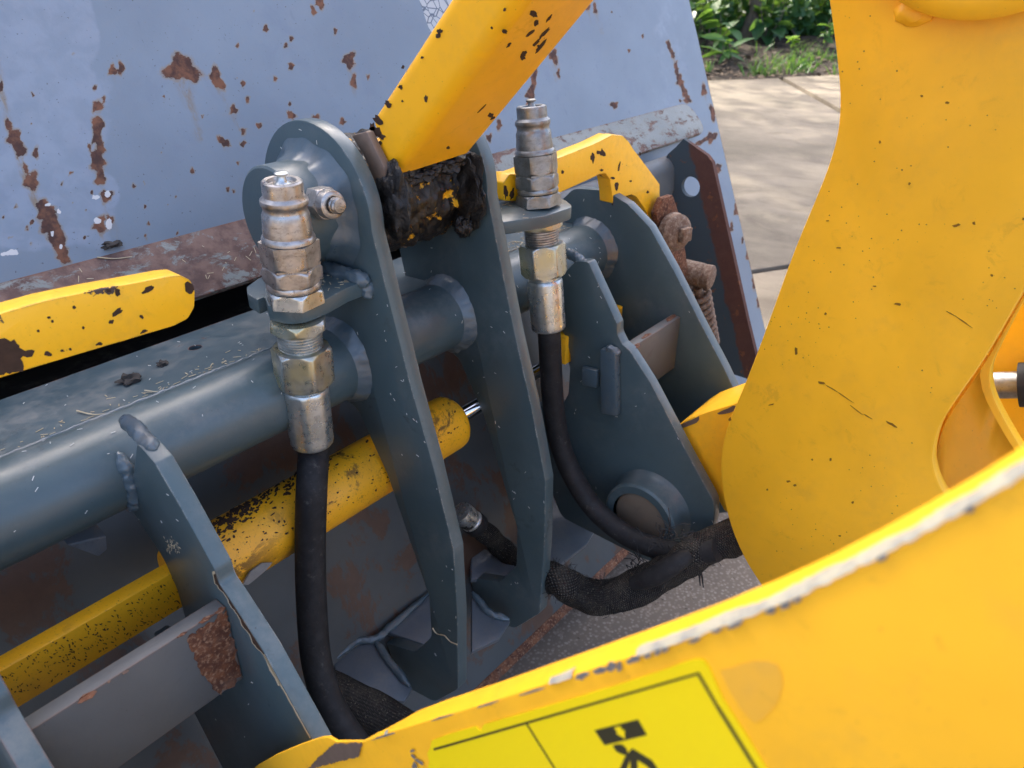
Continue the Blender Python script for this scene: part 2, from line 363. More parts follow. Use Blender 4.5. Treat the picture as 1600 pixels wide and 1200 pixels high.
far = clip(clip(big, E0, nF), JA+nA*.012, nA); near = clip(clip(big, E0, nF), JA-nA*.012, -nA)
near = clip(near, V3((1.95, .5, 0)), V3((1, .15, 0)))
for nm, poly, dz in (('slab', clip(far, JB+nB*.02, nB), .062), ('slab', clip(far, JB-nB*.02, -nB), .05), ('slab', near, .046)):
    pts = [(p[0], p[1], GZ-.03) for p in poly]
    part(nm, prism(pts, (0, 0, dz+.03), .008), m_conc, pav)
# rising verge
def soil_mat():
    m = M('leaf_litter_soil'); c = m.mix(m.step(m.noise(7, 6, .7), .35, .65), (.022, .017, .013), (.075, .058, .045))
    c = m.mix(m.step(m.noise(26, 4, .7, off=4), .6, .7), c, (.12, .095, .07)); return m.fin(c, .95, 0, m.bump(m.noise(30, 7, .75), .9, .03), .2)
m_soilg = soil_mat()
bm = NB(); NU, NW = 90, 50; grid = []
def vz(a, b):
    if b < 0: return GZ
    return GZ+.05+.10*max(0, b-.08)+.035*mnoise.noise(Vector((a*2, b*2, 0)))*min(1, b*3)+.02*mnoise.noise(Vector((a*9, b*9, 3)))*min(1, b*4)
for i in range(NU+1):
    row = []
    for j in range(NW+1):
        a = -7+14*i/NU; b = 16*(j/NW)**2; p = E0+eU*a+eW*b; row.append(bm.verts.new((p[0], p[1], vz(a, b))))
    grid.append(row)
for i in range(NU):
    for j in range(NW): bm.faces.new((grid[i][j], grid[i+1][j], grid[i+1][j+1], grid[i][j+1]))
part('verge', bm, m_soilg, kind='structure')['label'] = 'dark soil verge with leaf litter behind the slabs'

# ------------------------------------------------------------------ BUCKET
WY, WZ, WK = .8986, -.3006, .4164          # back wall: y = WY + (z-WZ)*WK
wy = lambda z: WY+(z-WZ)*WK
wp0 = V3((0, WY, WZ)); wn = V3((0, -1, WK)); wn /= np.linalg.norm(wn)
PK0, PK1, PKX = -.325, -.425, .86            # pocket added in the wall to keep the slot under the strip black (left part)
BX0, BX1 = -.76, 1.832; BTOP, BBOT = .50, -1.04
bucket = thing('bucket', 'wide grey blue steel loader bucket with rust streaks behind the hitch', 'bucket', (.5, wy(BBOT)+.3, GZ))
def bucket_mat():
    m = M('bucket_paint'); B = V3((.196, .242, .288))
    c = m.mix(m.step(m.noise(3.2, 5, .6), .3, .7), tuple(B*.9), tuple(B*1.1))
    c = m.mix(m.mth('MULTIPLY', m.step(m.noise(16, 6, .7, .6, off=4), .5, .72), .30), c, (.15, .185, .26))
    pale = m.mth('ADD', m.attr('pale'), m.mth('MULTIPLY', m.mth('SUBTRACT', m.noise(17, 6, .65, .2), .5), .9))
    c = m.mix(m.mth('MULTIPLY', m.step(pale, .42, .6), m.mixf(m.step(m.noise(42, 5, .6, .3, off=7), .35, .65), .18, .42)), c, (.32, .365, .44))
    c = m.mix(m.mth('MULTIPLY', m.step(m.noise(55, 3, .6, stretch=(1, 1, .1), off=14), .68, .8), .35), c, (.10, .125, .18))
    dm = m.step(m.noise(330, 2, .5, off=2), .715, .74); c = m.mix(m.mth('MULTIPLY', dm, .7), c, (.05, .045, .045))
    st = m.mth('MULTIPLY', m.attr('stain'), m.mth('MULTIPLY', m.mixf(m.step(m.noise(120, 5, .65, stretch=(1, 1, .12)), .3, .7), .15, 1.2), m.mixf(m.noise(26, 4, .6, off=3), .4, 1.3)))
    c = m.mix(m.mth('MULTIPLY', m.step(st, .05, 1.0), .9), c, m.mix(m.noise(30, 3), (.25, .15, .065), (.20, .165, .10)))
    cr = m.attr('crackle'); vv = m.vor(75, 'DISTANCE_TO_EDGE'); ck = m.mth('MULTIPLY', m.step(cr, .45, .55), m.step(vv.outputs['Distance'], .03, .09)); c = m.mix(ck, c, (.46, .47, .46))
    c = m.mix(m.mth('MULTIPLY', m.step(cr, .45, .55), m.step(vv.outputs['Distance'], .06, .02)), c, (.10, .12, .15))
    rr = m.mth('ADD', m.attr('rust'), m.mth('MULTIPLY', m.mth('SUBTRACT', m.noise(120, 8, .78), .5), .75))
    halo = m.step(rr, .26, .48); c = m.mix(m.mth('MULTIPLY', halo, .7), c, m.mix(m.noise(70, 4), (.23, .155, .085), (.30, .25, .18)))
    k = m.step(rr, .455, .53); c = m.mix(k, c, m.mix(m.step(m.noise(60, 5, .6, off=3), .4, .65), (.065, .030, .022), (.20, .085, .045)))
    low = m.step(m.mth('ADD', m.attr('low'), m.mth('MULTIPLY', m.mth('SUBTRACT', m.noise(14, 6, .7, off=5), .5), .25)), .45, .6); gr = m.mix(m.noise(11, 5, .6), (.036, .043, .045), (.074, .083, .085)); gr = m.mix(m.step(m.noise(9, 8, .7, .4, stretch=(1, 1, .6), off=12), .51, .56), gr, m.mix(m.noise(60, 5, .7), (.05, .027, .018), (.11, .058, .036)))
    c = m.mix(low, c, gr)  # recess behind the hitch: shade put into the colour, along with grime and rust
    wh = m.attr('flake'); kw = m.step(m.mth('ADD', wh, m.mth('MULTIPLY', m.mth('SUBTRACT', m.noise(150, 4, .7, off=6), .5), .8)), .5, .56); c = m.mix(kw, c, (.62, .60, .57))
    r = m.mixf(k, m.mixf(m.noise(9, 4, .6, off=2), .33, .5), .85)
    nb = m.bump(m.noise(5, 3), .12, .01); nb = m.bump(m.mth('ADD', m.mth('MULTIPLY', m.noise(300, 4, .7), .35), m.mth('MULTIPLY', k, m.noise(160, 4, .7))), .35, .0012, nb)
    return m.fin(c, r, 0, nb, .5)
m_bucket = bucket_mat()
# rust blobs (seen at photograph pixels u,v; half sizes; lean; run-off length; strength)
BL = [(283,106,23,17,0,90,1.1),(300,118,9,12,-20,0,1),(337,121,8,17,-22,55,1),(346,132,6,6,0,0,1),(365,172,6,7,0,30,.95),(380,205,5,6,0,20,.9),(176,110,7,8,0,25,.95),(190,106,5,10,0,30,.95),
 (162,154,4,5,0,0,.9),(152,166,8,8,0,0,1),(153,196,8,15,0,0,1.05),(151,216,7,9,0,0,1),(157,232,7,10,0,0,1),(152,252,10,14,0,0,1.1),(157,278,8,10,0,0,1),(166,306,9,9,0,40,1),(156,352,9,14,0,40,.9),(172,345,6,10,0,0,.9),
 (2,135,3,10,0,60,1),(14,196,5,10,-15,0,.95),(23,218,10,16,-18,0,1.1),(32,235,8,10,-18,0,1),(40,262,4,12,-18,0,.85),(49,284,11,12,0,40,1.05),(56,240,5,10,0,20,.85),(70,328,12,14,-15,0,1.1),(80,352,13,18,-18,0,1.15),(91,378,11,20,-18,0,1.1),(99,400,9,14,-15,0,1),
 (545,94,9,12,0,70,1),(552,128,5,10,0,0,.95),(500,5,6,9,-20,20,1),(490,17,4,8,-20,0,.95),(524,48,3,6,0,0,.9),(415,45,4,6,0,0,.9),(455,60,4,5,0,0,.9),(447,71,4,5,0,0,.8),(455,103,5,6,0,15,.9),(430,123,4,5,0,20,.85),(387,155,4,6,0,0,.9),(380,130,4,5,0,0,.9),(455,180,7,5,30,20,1),(350,222,12,5,35,20,1),(379,225,6,4,-30,0,.95),(494,184,6,6,0,0,.95),(405,196,5,5,0,0,.9),(453,163,3,4,0,0,.9),(535,190,5,6,0,0,.9),
 (865,88,6,11,-15,60,1),(834,122,4,14,8,20,1),(829,146,6,12,10,0,1.05),(826,168,4,12,8,0,1),(872,115,3,8,0,0,.85),(916,5,5,12,-10,40,.95),(930,15,3,10,-10,30,.9),(960,164,6,5,20,0,1),(1100,142,4,9,0,25,1),(1045,70,3,8,-15,0,1),(1051,84,3,8,-15,0,.95),(1057,108,3,12,-10,0,.95),(1062,126,5,10,-10,0,1),(1069,142,4,10,-15,0,1),(1074,155,5,7,-15,0,1),
 (1114,175,4,12,-10,0,1),(1095,222,16,3,-30,0,1),(1082,232,14,5,20,0,1.1),(1112,214,8,6,-50,0,1.1),(1122,262,5,7,0,0,1),(1150,330,3,9,0,0,.95),(1143,356,3,8,0,0,.9),(1168,400,3,8,0,0,.9),(1178,440,3,10,0,0,.9),(1160,375,2,6,0,0,.85),(1185,470,3,9,0,0,.9),(780,195,4,9,0,15,.95),(764,215,5,6,0,20,.9),(790,240,4,6,0,20,.85),(575,120,3,5,0,0,.85)]
TRAILS = [([(-5, 95), (4, 150), (14, 196), (24, 225), (42, 285), (58, 320), (80, 355), (100, 408)], 7, .95), ([(153, 160), (152, 205), (151, 250), (158, 290)], 5, .85), ([(160, 300), (172, 345), (190, 390)], 9, .5), ([(835, 112), (828, 168)], 4, 1.), ([(1044, 64), (1054, 100), (1066, 140), (1075, 160)], 3, 1.05), ([(545, 96), (556, 150)], 6, .6), ([(283, 115), (300, 170), (312, 215)], 8, .75), ([(337, 125), (356, 165), (378, 210)], 5, .55), ([(866, 60), (858, 95), (870, 125)], 4, .7), ([(925, 0), (940, 50)], 5, .6)]
FL = [(150,308,8,4),(168,303,5,6),(152,345,7,6),(170,350,5,10),(92,330,4,4),(18,395,12,5),(110,358,3,2),(75,320,5,3),(82,365,3,6),(95,385,3,5),(5,398,5,4)]
for i in range(75):
    if rng.random() < .45: u, v = rng.uniform(0, 420), rng.uniform(250, 420)-0; v = min(v, 455-.29*u-rng.uniform(0, 60))
    else: u, v = rng.uniform(0, 1080), rng.uniform(0, 300)
    s = rng.uniform(1.2, 3.6); BL.append((u, v, s, s*rng.uniform(.8, 1.7), rng.uniform(-30, 30), rng.uniform(0, 22) if rng.random() < .4 else 0, rng.uniform(.8, 1)))
def wall_mesh(x0, x1, z0, z1, nx, nz):
    xs = np.linspace(x0, x1, nx); zs = np.linspace(z0, z1, nz); Xg, Zg = np.meshgrid(xs, zs); P = np.stack([Xg, wy(Zg), Zg], -1).reshape(-1, 3)
    d = P@FW; u = 800+F0*(P@R_)/d; v = 600-F0*(P@UP)/d
    rust = np.zeros(len(P)); stain = np.zeros(len(P)); flake = np.zeros(len(P))
    for bu, bv, ru, rv, an, ln, st in BL:
        sel = np.where((abs(u-bu) < 60) & (v > bv-60) & (v < bv+140))[0]
        if not len(sel): continue
        a = math.radians(an); du, dv = u[sel]-bu, v[sel]-bv; p = du*math.cos(a)+dv*math.sin(a); q = -du*math.sin(a)+dv*math.cos(a)
        wob = 1+.22*np.sin(np.arctan2(q, p)*3+bu)+.15*np.sin(np.arctan2(q, p)*5+bv)
        e = np.sqrt((p/ru)**2+(q/rv)**2)/wob; rust[sel] = np.maximum(rust[sel], st*np.clip(1.06-.56*e, 0, 1))
        if ln:
            t = dv/ln; cx = du-.22*dv; wd = ru*.75*(1-.4*np.clip(t, 0, 1)); s_ = np.exp(-(cx/wd)**2)*np.clip(1-t, 0, 1)**.8*(dv > -rv*.3)*.9
            stain[sel] = np.maximum(stain[sel], s_)
    for TRL, wd, k_ in TRAILS:
        for (u0, v0), (u1, v1) in zip(TRL[:-1], TRL[1:]):
            L2 = (u1-u0)**2+(v1-v0)**2; t = np.clip(((u-u0)*(u1-u0)+(v-v0)*(v1-v0))/L2, 0, 1); d_ = np.hypot(u-u0-t*(u1-u0), v-v0-t*(v1-v0))
            stain = np.maximum(stain, k_*np.exp(-(d_/wd)**2)); rust = np.maximum(rust, k_*.40*np.exp(-(d_/(wd*.45))**2))
    for bu, bv, ru, rv in FL:
        e = np.sqrt(((u-bu)/ru)**2+((v-bv)/rv)**2); flake = np.maximum(flake, np.clip(1.1-.6*e, 0, 1))
    wob = np.array([mnoise.noise(Vector((a*.018, b*.018, 0))) for a, b in zip(u[::1], v[::1])]) if len(P) < 400000 else 0
    pale = np.clip((165+40*wob-u+.12*(v-200))/60+.5, 0, 1)*np.clip((420-v)/60, 0, 1)
    pale = np.maximum(pale, .75*np.clip((u-955)/80, 0, 1)*np.clip((1100-u)/30, 0, 1)*.6)
    crk = np.clip((u-(655+.34*v))/4+.5, 0, 1)*np.clip((735-u)/5, 0, 1)*np.clip((110-v)/30, 0, 1)
    # shade painted darker low down behind the hitch, with grime; wear along the right-hand edge
    low = np.clip((-.415-P[:, 2])/.03, 0, 1)*np.clip((1.5-P[:, 0])/.06, 0, 1); ed = np.clip(1-(x1-P[:, 0])/.006, 0, 1); rust = np.maximum(rust, ed*(.52+.25*wob))
    f = np.arange(nx*nz).reshape(nz, nx); q = np.stack([f[:-1, :-1], f[:-1, 1:], f[1:, 1:], f[1:, :-1]], -1).reshape(-1, 4)
    qx, qz = P[q[:, 0], 0], P[q[:, 0], 2]; q = q[~((qz < PK0) & (qz > PK1) & (qx < PKX))]
    me = bpy.data.meshes.new('back_wall'); me.vertices.add(len(P)); me.vertices.foreach_set('co', P.ravel()); me.loops.add(q.size); me.loops.foreach_set('vertex_index', q.ravel().astype(np.int32))
    me.polygons.add(len(q)); me.polygons.foreach_set('loop_start', np.arange(0, q.size, 4, dtype=np.int32)); me.update(calc_edges=True)
    for nm, arr in (('rust', rust), ('stain', stain), ('flake', flake), ('pale', pale), ('crackle', crk), ('low', low)):
        at = me.attributes.new(nm, 'FLOAT', 'POINT'); at.data.foreach_set('value', arr.astype(np.float32))
    return me
part('back_wall', wall_mesh(BX0, BX1, BBOT, BTOP, 760, 470), m_bucket, bucket)
bm = NB(); th = .012                       # body of the plate behind the skin, floor and sides
for xa, xb, za, zb in ((BX0, PKX, BBOT, PK1), (BX0, PKX, PK0, BTOP), (PKX, BX1, BBOT, BTOP)):
    add_prism(bm, [(xa, wy(za)+.001, za), (xb, wy(za)+.001, za), (xb, wy(zb)+.001, zb), (xa, wy(zb)+.001, zb)], (0, th, 0))
part('wall_plate', bm, m_bucket, bucket)
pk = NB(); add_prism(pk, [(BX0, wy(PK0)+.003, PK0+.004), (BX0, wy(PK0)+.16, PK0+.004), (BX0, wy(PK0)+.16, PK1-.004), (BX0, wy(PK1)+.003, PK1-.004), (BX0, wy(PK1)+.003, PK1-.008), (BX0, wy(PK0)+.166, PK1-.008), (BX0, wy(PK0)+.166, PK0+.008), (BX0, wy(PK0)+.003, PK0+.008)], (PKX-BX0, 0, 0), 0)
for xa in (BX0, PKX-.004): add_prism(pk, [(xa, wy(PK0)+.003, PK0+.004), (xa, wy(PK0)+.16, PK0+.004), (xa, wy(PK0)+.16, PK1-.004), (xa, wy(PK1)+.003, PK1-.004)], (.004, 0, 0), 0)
part('pocket', pk, paint('pocket_shade_black', (.012, .011, .010), rough=.95, dust=0, speck=0), bucket)  # near-black colour stands for the deep shade in the slot
part('floor_plate', prismX([(wy(BBOT), BBOT), (wy(BBOT)-.012, BBOT-.012), (wy(BBOT)+.02, GZ+.004), (1.75, GZ+.004), (1.75, GZ+.016), (wy(BBOT)+.03, GZ+.02)], BX0, BX1-.015, .001), m_rust, bucket)
for x0, x1 in ((BX0, BX0+.014), (BX1-.016, BX1-.001)):
    part('side_plate', prismX([(wy(BBOT)+.022, BBOT), (wy(BTOP)+.016, BTOP-.01), (1.62, .28), (1.72, GZ+.02), (wy(BBOT)+.04, GZ+.022)], x0, x1, .001), m_bucket, bucket)
# rusty hooking strip along the wall
def strip_mat():
    m = M('strip_paint'); c = m.mix(m.step(m.noise(8, 5, .6), .3, .7), (.18, .195, .18), (.24, .25, .225))
    sx = m.n('ShaderNodeSeparateXYZ'); m.l(m.co, sx.inputs[0])
    bias = m.step(sx.outputs[0], 1.15, .45)
    a = m.noise(40, 9, .74, .4, stretch=(.6, 1, 1)); k = m.step(m.mth('ADD', a, m.mth('MULTIPLY', bias, .105)), .505, .585)
    c = m.mix(m.mth('MULTIPLY', m.step(a, .42, .6), .45), c, (.22, .21, .16)); c = m.mix(m.mth('MULTIPLY', k, .92), c, m.mix(m.step(m.noise(50, 5, .65, off=3), .35, .65), (.10, .05, .04), (.20, .115, .085)))
    e = m.mth('MULTIPLY', m.edge(.006, .03, .1), m.step(m.noise(40, 5, .7, off=9), .42, .5)); c = m.mix(e, c, (.15, .06, .035))
    return m.fin(c, m.mixf(k, .55, .85), 0, m.bump(m.mth('ADD', m.noise(200, 5, .7), m.mth('MULTIPLY', k, -.6)), .5, .0015), .45)
m_strip = strip_mat()
sp = fillet([(.8395, -.3587), (wy(-.3006)-.001, -.3006), (wy(-.315)-.001, -.315), (.853, -.372), (.8455, -.3665)])
# the strip runs in from the left and ends in a rounded corner
spd = V3((0, .8986-.8395, -.3006+.3587)); spl = np.linalg.norm(spd); spd /= spl; spn = V3((0, -spd[2], spd[1]))
XE = onP(1093, 186, V3((0, .8395, -.3587)), spn)[0]
out = fillet([(BX0, 0), (XE, 0, .035), (XE, spl, .03), (BX0, spl)], 8)
bm = prism([V3((a, .8395, -.3587))+spd*b+spn*.0005 for a, b in out], tuple(-spn*.011), .0015)
part('hook_strip', bm, m_strip, bucket)
# hooked beam end under the strip, side rail with hole
hk = fillet([(.803, -.50), (.792, -.44), (.797, -.385, .03), (.83, -.372, .02), (.845, -.40), (.83, -.46), (.815, -.50)])
XH = onY(1066, 262, .795)[0]
part('hooked_beam', prismX(hk, 1.02, XH, .006), paint('dusty_grey', (.125, .14, .145), rough=.55, dust=.7, dustcol=(.17, .13, .10), speck=.4, edge=(.004, (.13, .07, .05), .6)), bucket)
XR = 1.49
def rail_mat():
    m = M('rail_paint'); sx = m.n('ShaderNodeSeparateXYZ'); m.l(m.co, sx.inputs[0])
    t = m.mth('SUBTRACT', m.mth('ADD', m.mth('MULTIPLY', m.mth('SUBTRACT', sx.outputs[2], WZ+H), WK), WY), sx.outputs[1])   # how far the plate stands off the wall
    a = m.mth('ADD', t, m.mth('MULTIPLY', m.mth('SUBTRACT', m.noise(30, 6, .7), .5), .035)); k = m.step(a, .108, .116)
    c = m.mix(k, (.055, .075, .085), m.mix(m.noise(60, 6, .7), (.075, .032, .024), (.14, .065, .045)))
    k2 = m.step(m.noise(40, 6, .7, off=4), .62, .66); c = m.mix(k2, c, RUST_L)
    return m.fin(c, .75, 0, m.bump(m.noise(250, 4), .3, .001), .3)
rp = [onX(1068, 217, XR)[1:], onX(1105, 243, XR)[1:], onX(1113, 254, XR)[1:], onX(1168, 502, XR)[1:], onX(1192, 600, XR)[1:]]
rp = [tuple(p) for p in rp]; zb = rp[-1][1]
outer = rp+[(wy(zb)-.001, zb), (wy(-.43)-.001, -.43), (.815, -.37), (.797, -.352)]
hc = onX(1079, 292, XR)[1:]; hr_ = .0215
def cut(poly, zc, keep):
    out = []
    for i in range(len(poly)):
        a, b = poly[i-1], poly[i]
        if (a[1]-zc)*(b[1]-zc) < 0: t = (zc-a[1])/(b[1]-a[1]); out.append((a[0]+(b[0]-a[0])*t, zc))
        if (b[1]-zc)*keep >= 0: out.append(b)
    return out
bm = NB()
for keep in (1, -1):
    P = cut(outer, hc[1], keep); arc = [(hc[0]+hr_*math.cos(a)*1., hc[1]+keep*hr_*math.sin(a)) for a in np.linspace(0, math.pi, 15)]
    ks = [i for i, p in enumerate(P) if abs(p[1]-hc[1]) < 1e-9]; i0, i1 = ks[0], ks[1]
    if i1 == i0+1: A_, rest = (P[i0], P[i1]), P[i1+1:]+P[:i0]
    else: A_, rest = (P[i1], P[i0]), P[i0+1:i1]
    mid = arc if A_[0][0] > A_[1][0] else arc[::-1]
    add_prism(bm, [(XR, y, z) for y, z in [A_[0]]+mid+[A_[1]]+rest], (.012, 0, 0), 0)
part('side_rail', bm, rail_mat(), bucket)

# ------------------------------------------------------------------ QUICK HITCH
TY, TZ, TR = .6734, -.4197, .0445
hitch = thing('quick_hitch', 'dark blue grey welded quick hitch frame with tall lugs around a cross tube', 'quick hitch', (.53, .5, -.93))
part('cross_tube', lathe([(TR*.8, -.45), (TR, -.45)]+[(TR, x) for x in np.linspace(-.3, .985, 14)]+[(TR*.985, .992), (TR*.9, 1.0)], o=(0, TY, TZ), ax=XA, seg=64), m_hitch, hitch)
# shelf with a drilled hole
sh0, sh1 = V3((0, .697, -.3815)), V3((0, .82, -.3894)); sn = V3((0, .0079, .123)); sn /= np.linalg.norm(sn)
hc = onP(305, 543, sh0, sn); ring = [hc+V3((math.cos(a)*.0072, math.sin(a)*.0072*.998, -math.sin(a)*.0072*.064)) for a in np.linspace(math.pi*.5, math.pi*2.5, 21)]
A, B, C_, D = (V3((-.45, 0, 0))+sh0, V3((1.0, 0, 0))+sh0, V3((1.0, 0, 0))+sh1, V3((-.45, 0, 0))+sh1)
mid = V3((hc[0], sh1[1], sh1[2]))
part('shelf_plate', prism([A, B, C_, mid+1e-5*XA]+[p for p in ring[::-1]]+[mid-1e-5*XA, D], tuple(-sn*.010), 0), m_hitch_worn, hitch)
LUG = [(.69+.092*math.cos(math.radians(a)), -.24+.092*math.sin(math.radians(a))) for a in range(184, -12, -7)] + \
  fillet([(.765, -.33), (.745, -.42), (.715, -.462, .03), (.655, -.482, .02), (.6115, -.556), (.5755, -.657), (.5512, -.722, .02), (.552, -.795, .03), (.587, -.849, .02), (.652, -.878), (.622, -.945), (.555, -.928, .03), (.506, -.862, .02), (.5005, -.72), (.502, -.6157, .004), (.5275, -.51), (.5565, -.412)])
for x, t in ((.4914, .018), (.6693, .019)): part('lug_plate', prismX(LUG, x, x+t, .0018), m_hitch, hitch)
R1P = fillet([(.592, -.360, .006), (.5665, -.3695, .006), (.5393, -.4003), (.5147, -.4329), (.5025, -.4500, .012), (.5015, -.4640, .012), (.4893, -.4725), (.4476, -.509), (.3981, -.5742), (.338, -.655, .03), (.333, -.715, .05), (.36, -.80, .05), (.43, -.84, .05), (.60, -.84, .02), (.70, -.66), (.66, -.64), (.612, -.628, .02), (.597, -.595), (.5955, -.53, .03), (.607, -.497, .03), (.6349, -.476), (.652, -.4625), (.63, -.42)])
R4P = fillet([(.5935, -.377, .006), (.572, -.3733, .006), (.545, -.413), (.5183, -.4524, .006), (.5168, -.468, .012), (.5074, -.481, .008), (.4941, -.4868), (.457, -.5252), (.3851, -.6175), (.3373, -.6763, .03), (.333, -.715, .05), (.36, -.80, .05), (.43, -.84, .05), (.60, -.84, .02), (.70, -.66), (.66, -.64), (.612, -.628, .02), (.597, -.595), (.5955, -.53, .03), (.607, -.497, .03), (.6349, -.476), (.652, -.4625), (.63, -.42)])
R5P = fillet([(.65, -.318, .03), (.6079, -.3321, .02), (.5667, -.3599), (.5197, -.4162), (.4663, -.4867), (.4168, -.5504), (.3888, -.5897), (.338, -.66, .03), (.333, -.715, .05), (.36, -.80, .05), (.43, -.84, .05), (.60, -.84, .02), (.70, -.66), (.76, -.46), (.755, -.37, .03), (.71, -.325, .03)])
for P, x, t, mt in ((R1P, .036, .018, m_hitch_worn), (R1P, .2125, .0165, m_hitch), (R4P, .849, .018, m_hitch), (R5P, 1.002, .019, m_hitch)):
    part('rib_plate', prismX(P, x, x+t, .0016), mt, hitch)
for x0, x1 in ((.0545, .2122), (.8672, 1.0018)):
    part('flat_bar', prismX([(.4983, -.488), (.5135, -.488), (.5135, -.578), (.4983, -.578)], x0, x1, .0015), m_bare, hitch)
def fillet_weld(x, sgn, r=TR, wd=.013, rr=.0095, k=0, c=(TY, TZ)):
    q = lambda t, s, r_: r_+(.0042*mnoise.noise(Vector((math.cos(t)*1.6, math.sin(t)*1.6, k*5)))+.0016*mnoise.noise(Vector((math.cos(t)*6, math.sin(t)*6, k*5+s*120)))+.0008*mnoise.noise(Vector((math.cos(t)*15, math.sin(t)*15, k*5+s*200))))*(1 if r_ > r+.0012 else .15)
    return lathe([(r-.001, sgn*(wd+.003)), (r+.0008, sgn*wd), (r+.0035, sgn*wd*.72), (r+.0062, sgn*wd*.42), (r+rr*.85, sgn*wd*.14), (r+rr, sgn*.0003), (r-.002, 0)], o=(x, *c), ax=XA, seg=144, cap=False, fn=q)
for x, sg, k in ((.4913, -1, 1), (.5095, 1, 2), (.6692, -1, 3), (.6884, 1, 4), (1.0018, -1, 5)): part('weld_bead', fillet_weld(x, sg, k=k), m_weld, hitch)
for x, yy in ((.2205, (.592, -.361)), (.858, (.592, -.377))): part('weld_bead', bead([(x, yy[0]+.040, yy[1]+.006), (x, yy[0]+.014, yy[1]+.004), (x, yy[0]-.002, yy[1]-.002), (x, yy[0]-.014, yy[1]-.006)], .0072, .002), m_weld, hitch)
for x in (.2115, .8485): part('weld_bead', bead([(x, TY+(TR+.001)*math.cos(a), TZ+(TR+.001)*math.sin(a)) for a in np.linspace(math.radians(138), math.radians(238), 9)], .006, .002), m_weld, hitch)
part('weld_bead', bead([(x, sh0[1]-.003, sh0[2]) for x in np.linspace(-.4, .48, 40)], .0032, .0014), m_weld, hitch)
# collar of the upper pin, with flange weld and through bolt
PY, PZ = .69, -.24
part('pin_collar', lathe([(.02, -.054), (.053, -.054), (.0555, -.052), (.0555, 0)], o=(.4914, PY, PZ), ax=XA, seg=64), m_hitch, hitch)
part('weld_bead', lathe([(.050, -.026), (.0565, -.018), (.058, -.013), (.063, -.006), (.074, -.0004)], o=(.4914, PY, PZ), ax=XA, seg=72, cap=False, fn=lambda t, s, r: r+.0022*math.sin(t*5+2)+.0012*math.sin(t*13)), m_weld, hitch)
bx = onP(505, 318, V3((0, .632, 0)), YA); bd = V3((-.08, -1, .10)); bd /= np.linalg.norm(bd); bo = V3((bx[0], .6385, bx[2]))
bolt = part('collar_bolt', add_lathe(lathe([(.006, -.01), (.0074, .0290), (.0082, .0295), (.0082, .0310), (.0074, .0315), (.0074, .0335), (.0082, .0340), (.0082, .0355), (.0066, .037)], o=bo, ax=bd, seg=28), [(.0074, .024), (.0066, .0375), (.001, .0378)], o=bo, ax=bd, seg=24), m_steel, hitch)
b_ = add_nut(NB(), .0148, -.004, .0158, o=bo, ax=bd, ph=.5, ch=(False, True)); add_lathe(b_, [(.0085, .0265), (.0112, .0268), (.0137, .0253), (.0145, .021), (.0145, .0145)], o=bo, ax=bd, seg=36, cap=False)
part('nut', b_, m_steel, bolt)
# tabs that carry the couplers
tp = [onZ(u, v, -.302)[:2] for u, v in ((574, 432), (541, 450), (508, 468), (476, 481), (446, 484), (418, 477), (414, 463), (402, 468), (386, 458), (385, 448), (404, 434), (440, 421), (470, 405), (500, 392))]
tp = fillet([tuple(tp[1]), tuple(tp[2]), (*tp[3], .02), (*tp[4], .02), tuple(tp[5]), tuple(tp[6]), tuple(tp[7]), (*tp[8], .004), (*tp[9], .004), (*tp[10], .02), tuple(tp[11])])
tabp = [(a, b, -.302) for a, b in tp]+[(.4914, .70, -.302), (.4914, .6115, -.302)]
part('coupler_tab', prism(tabp, (0, 0, -.0165), .0015), m_hitch, hitch)
tp2 = fillet([(.6883, .594), (.745, .569), (.800, .566, .02), (.822, .598, .025), (.81, .64, .03), (.775, .652, .02), (.6883, .65)])
part('coupler_tab', prism([(a, b, -.283) for a, b in tp2], (0, 0, -.0165), .0015), m_hitch, hitch)
part('weld_bead', bead([(.4905, .612, -.309), (.484, .6155, -.300), (.480, .645, -.2995), (.482, .69, -.2995)], .0085, .003), m_weld, hitch)
part('weld_bead', bead([(.4895, .613, -.302), (.4895, .6105, -.312), (.487, .612, -.322)], .008, .003), m_weld, hitch)
part('weld_bead', bead([(.6895, .60, -.2815), (.6895, .645, -.2815)], .005, .002), m_weld, hitch)
# pivot bosses on the outer ribs
BY, BZ = .434, -.737
for x in (.849, .2125-.034+.0):
    b = lathe([(.045, -.036), (.0565, -.036), (.060, -.033), (.060, -.012), (.064, -.004), (.067, 0)], o=(.849, BY, BZ), ax=XA, seg=64, cap=False); break
part('pin_boss', b, m_hitch, hitch)
part('pivot_pin', lathe([(.001, -.0325), (.040, -.0325), (.0435, -.030), (.0435, .16)], o=(.849, BY, BZ), ax=XA, seg=56), paint('pin_face', (.15, .115, .08), rough=.6, dust=.3, rust=.2), hitch)
# stop lug and key welded to the rib face
a = onX(958, 560, .849); b = onX(958, 645, .849)
part('stop_lug', prism([(.849, .536, -.492), (.849, .509, -.489), (.849, .4985, -.592), (.849, .5275, -.598)], (-.014, 0, 0), .004), m_weld, hitch)
part('stop_lug', prism([(.849, .569, -.534), (.849, .540, -.531), (.849, .539, -.561), (.849, .567, -.566)], (-.010, 0, 0), .004), m_weld, hitch)
part('weld_bead', bead([(.838, .527, -.487), (.842, .515, -.491), (.846, .508, -.496)], .006, .002), m_weld, hitch)
part('tube_lug', prism([(.163, .70, -.500), (.186, .70, -.507), (.199, .70, -.512), (.196, .70, -.528), (.186, .70, -.531), (.178, .70, -.520)], (0, .03, .012), .002), m_cast, hitch)
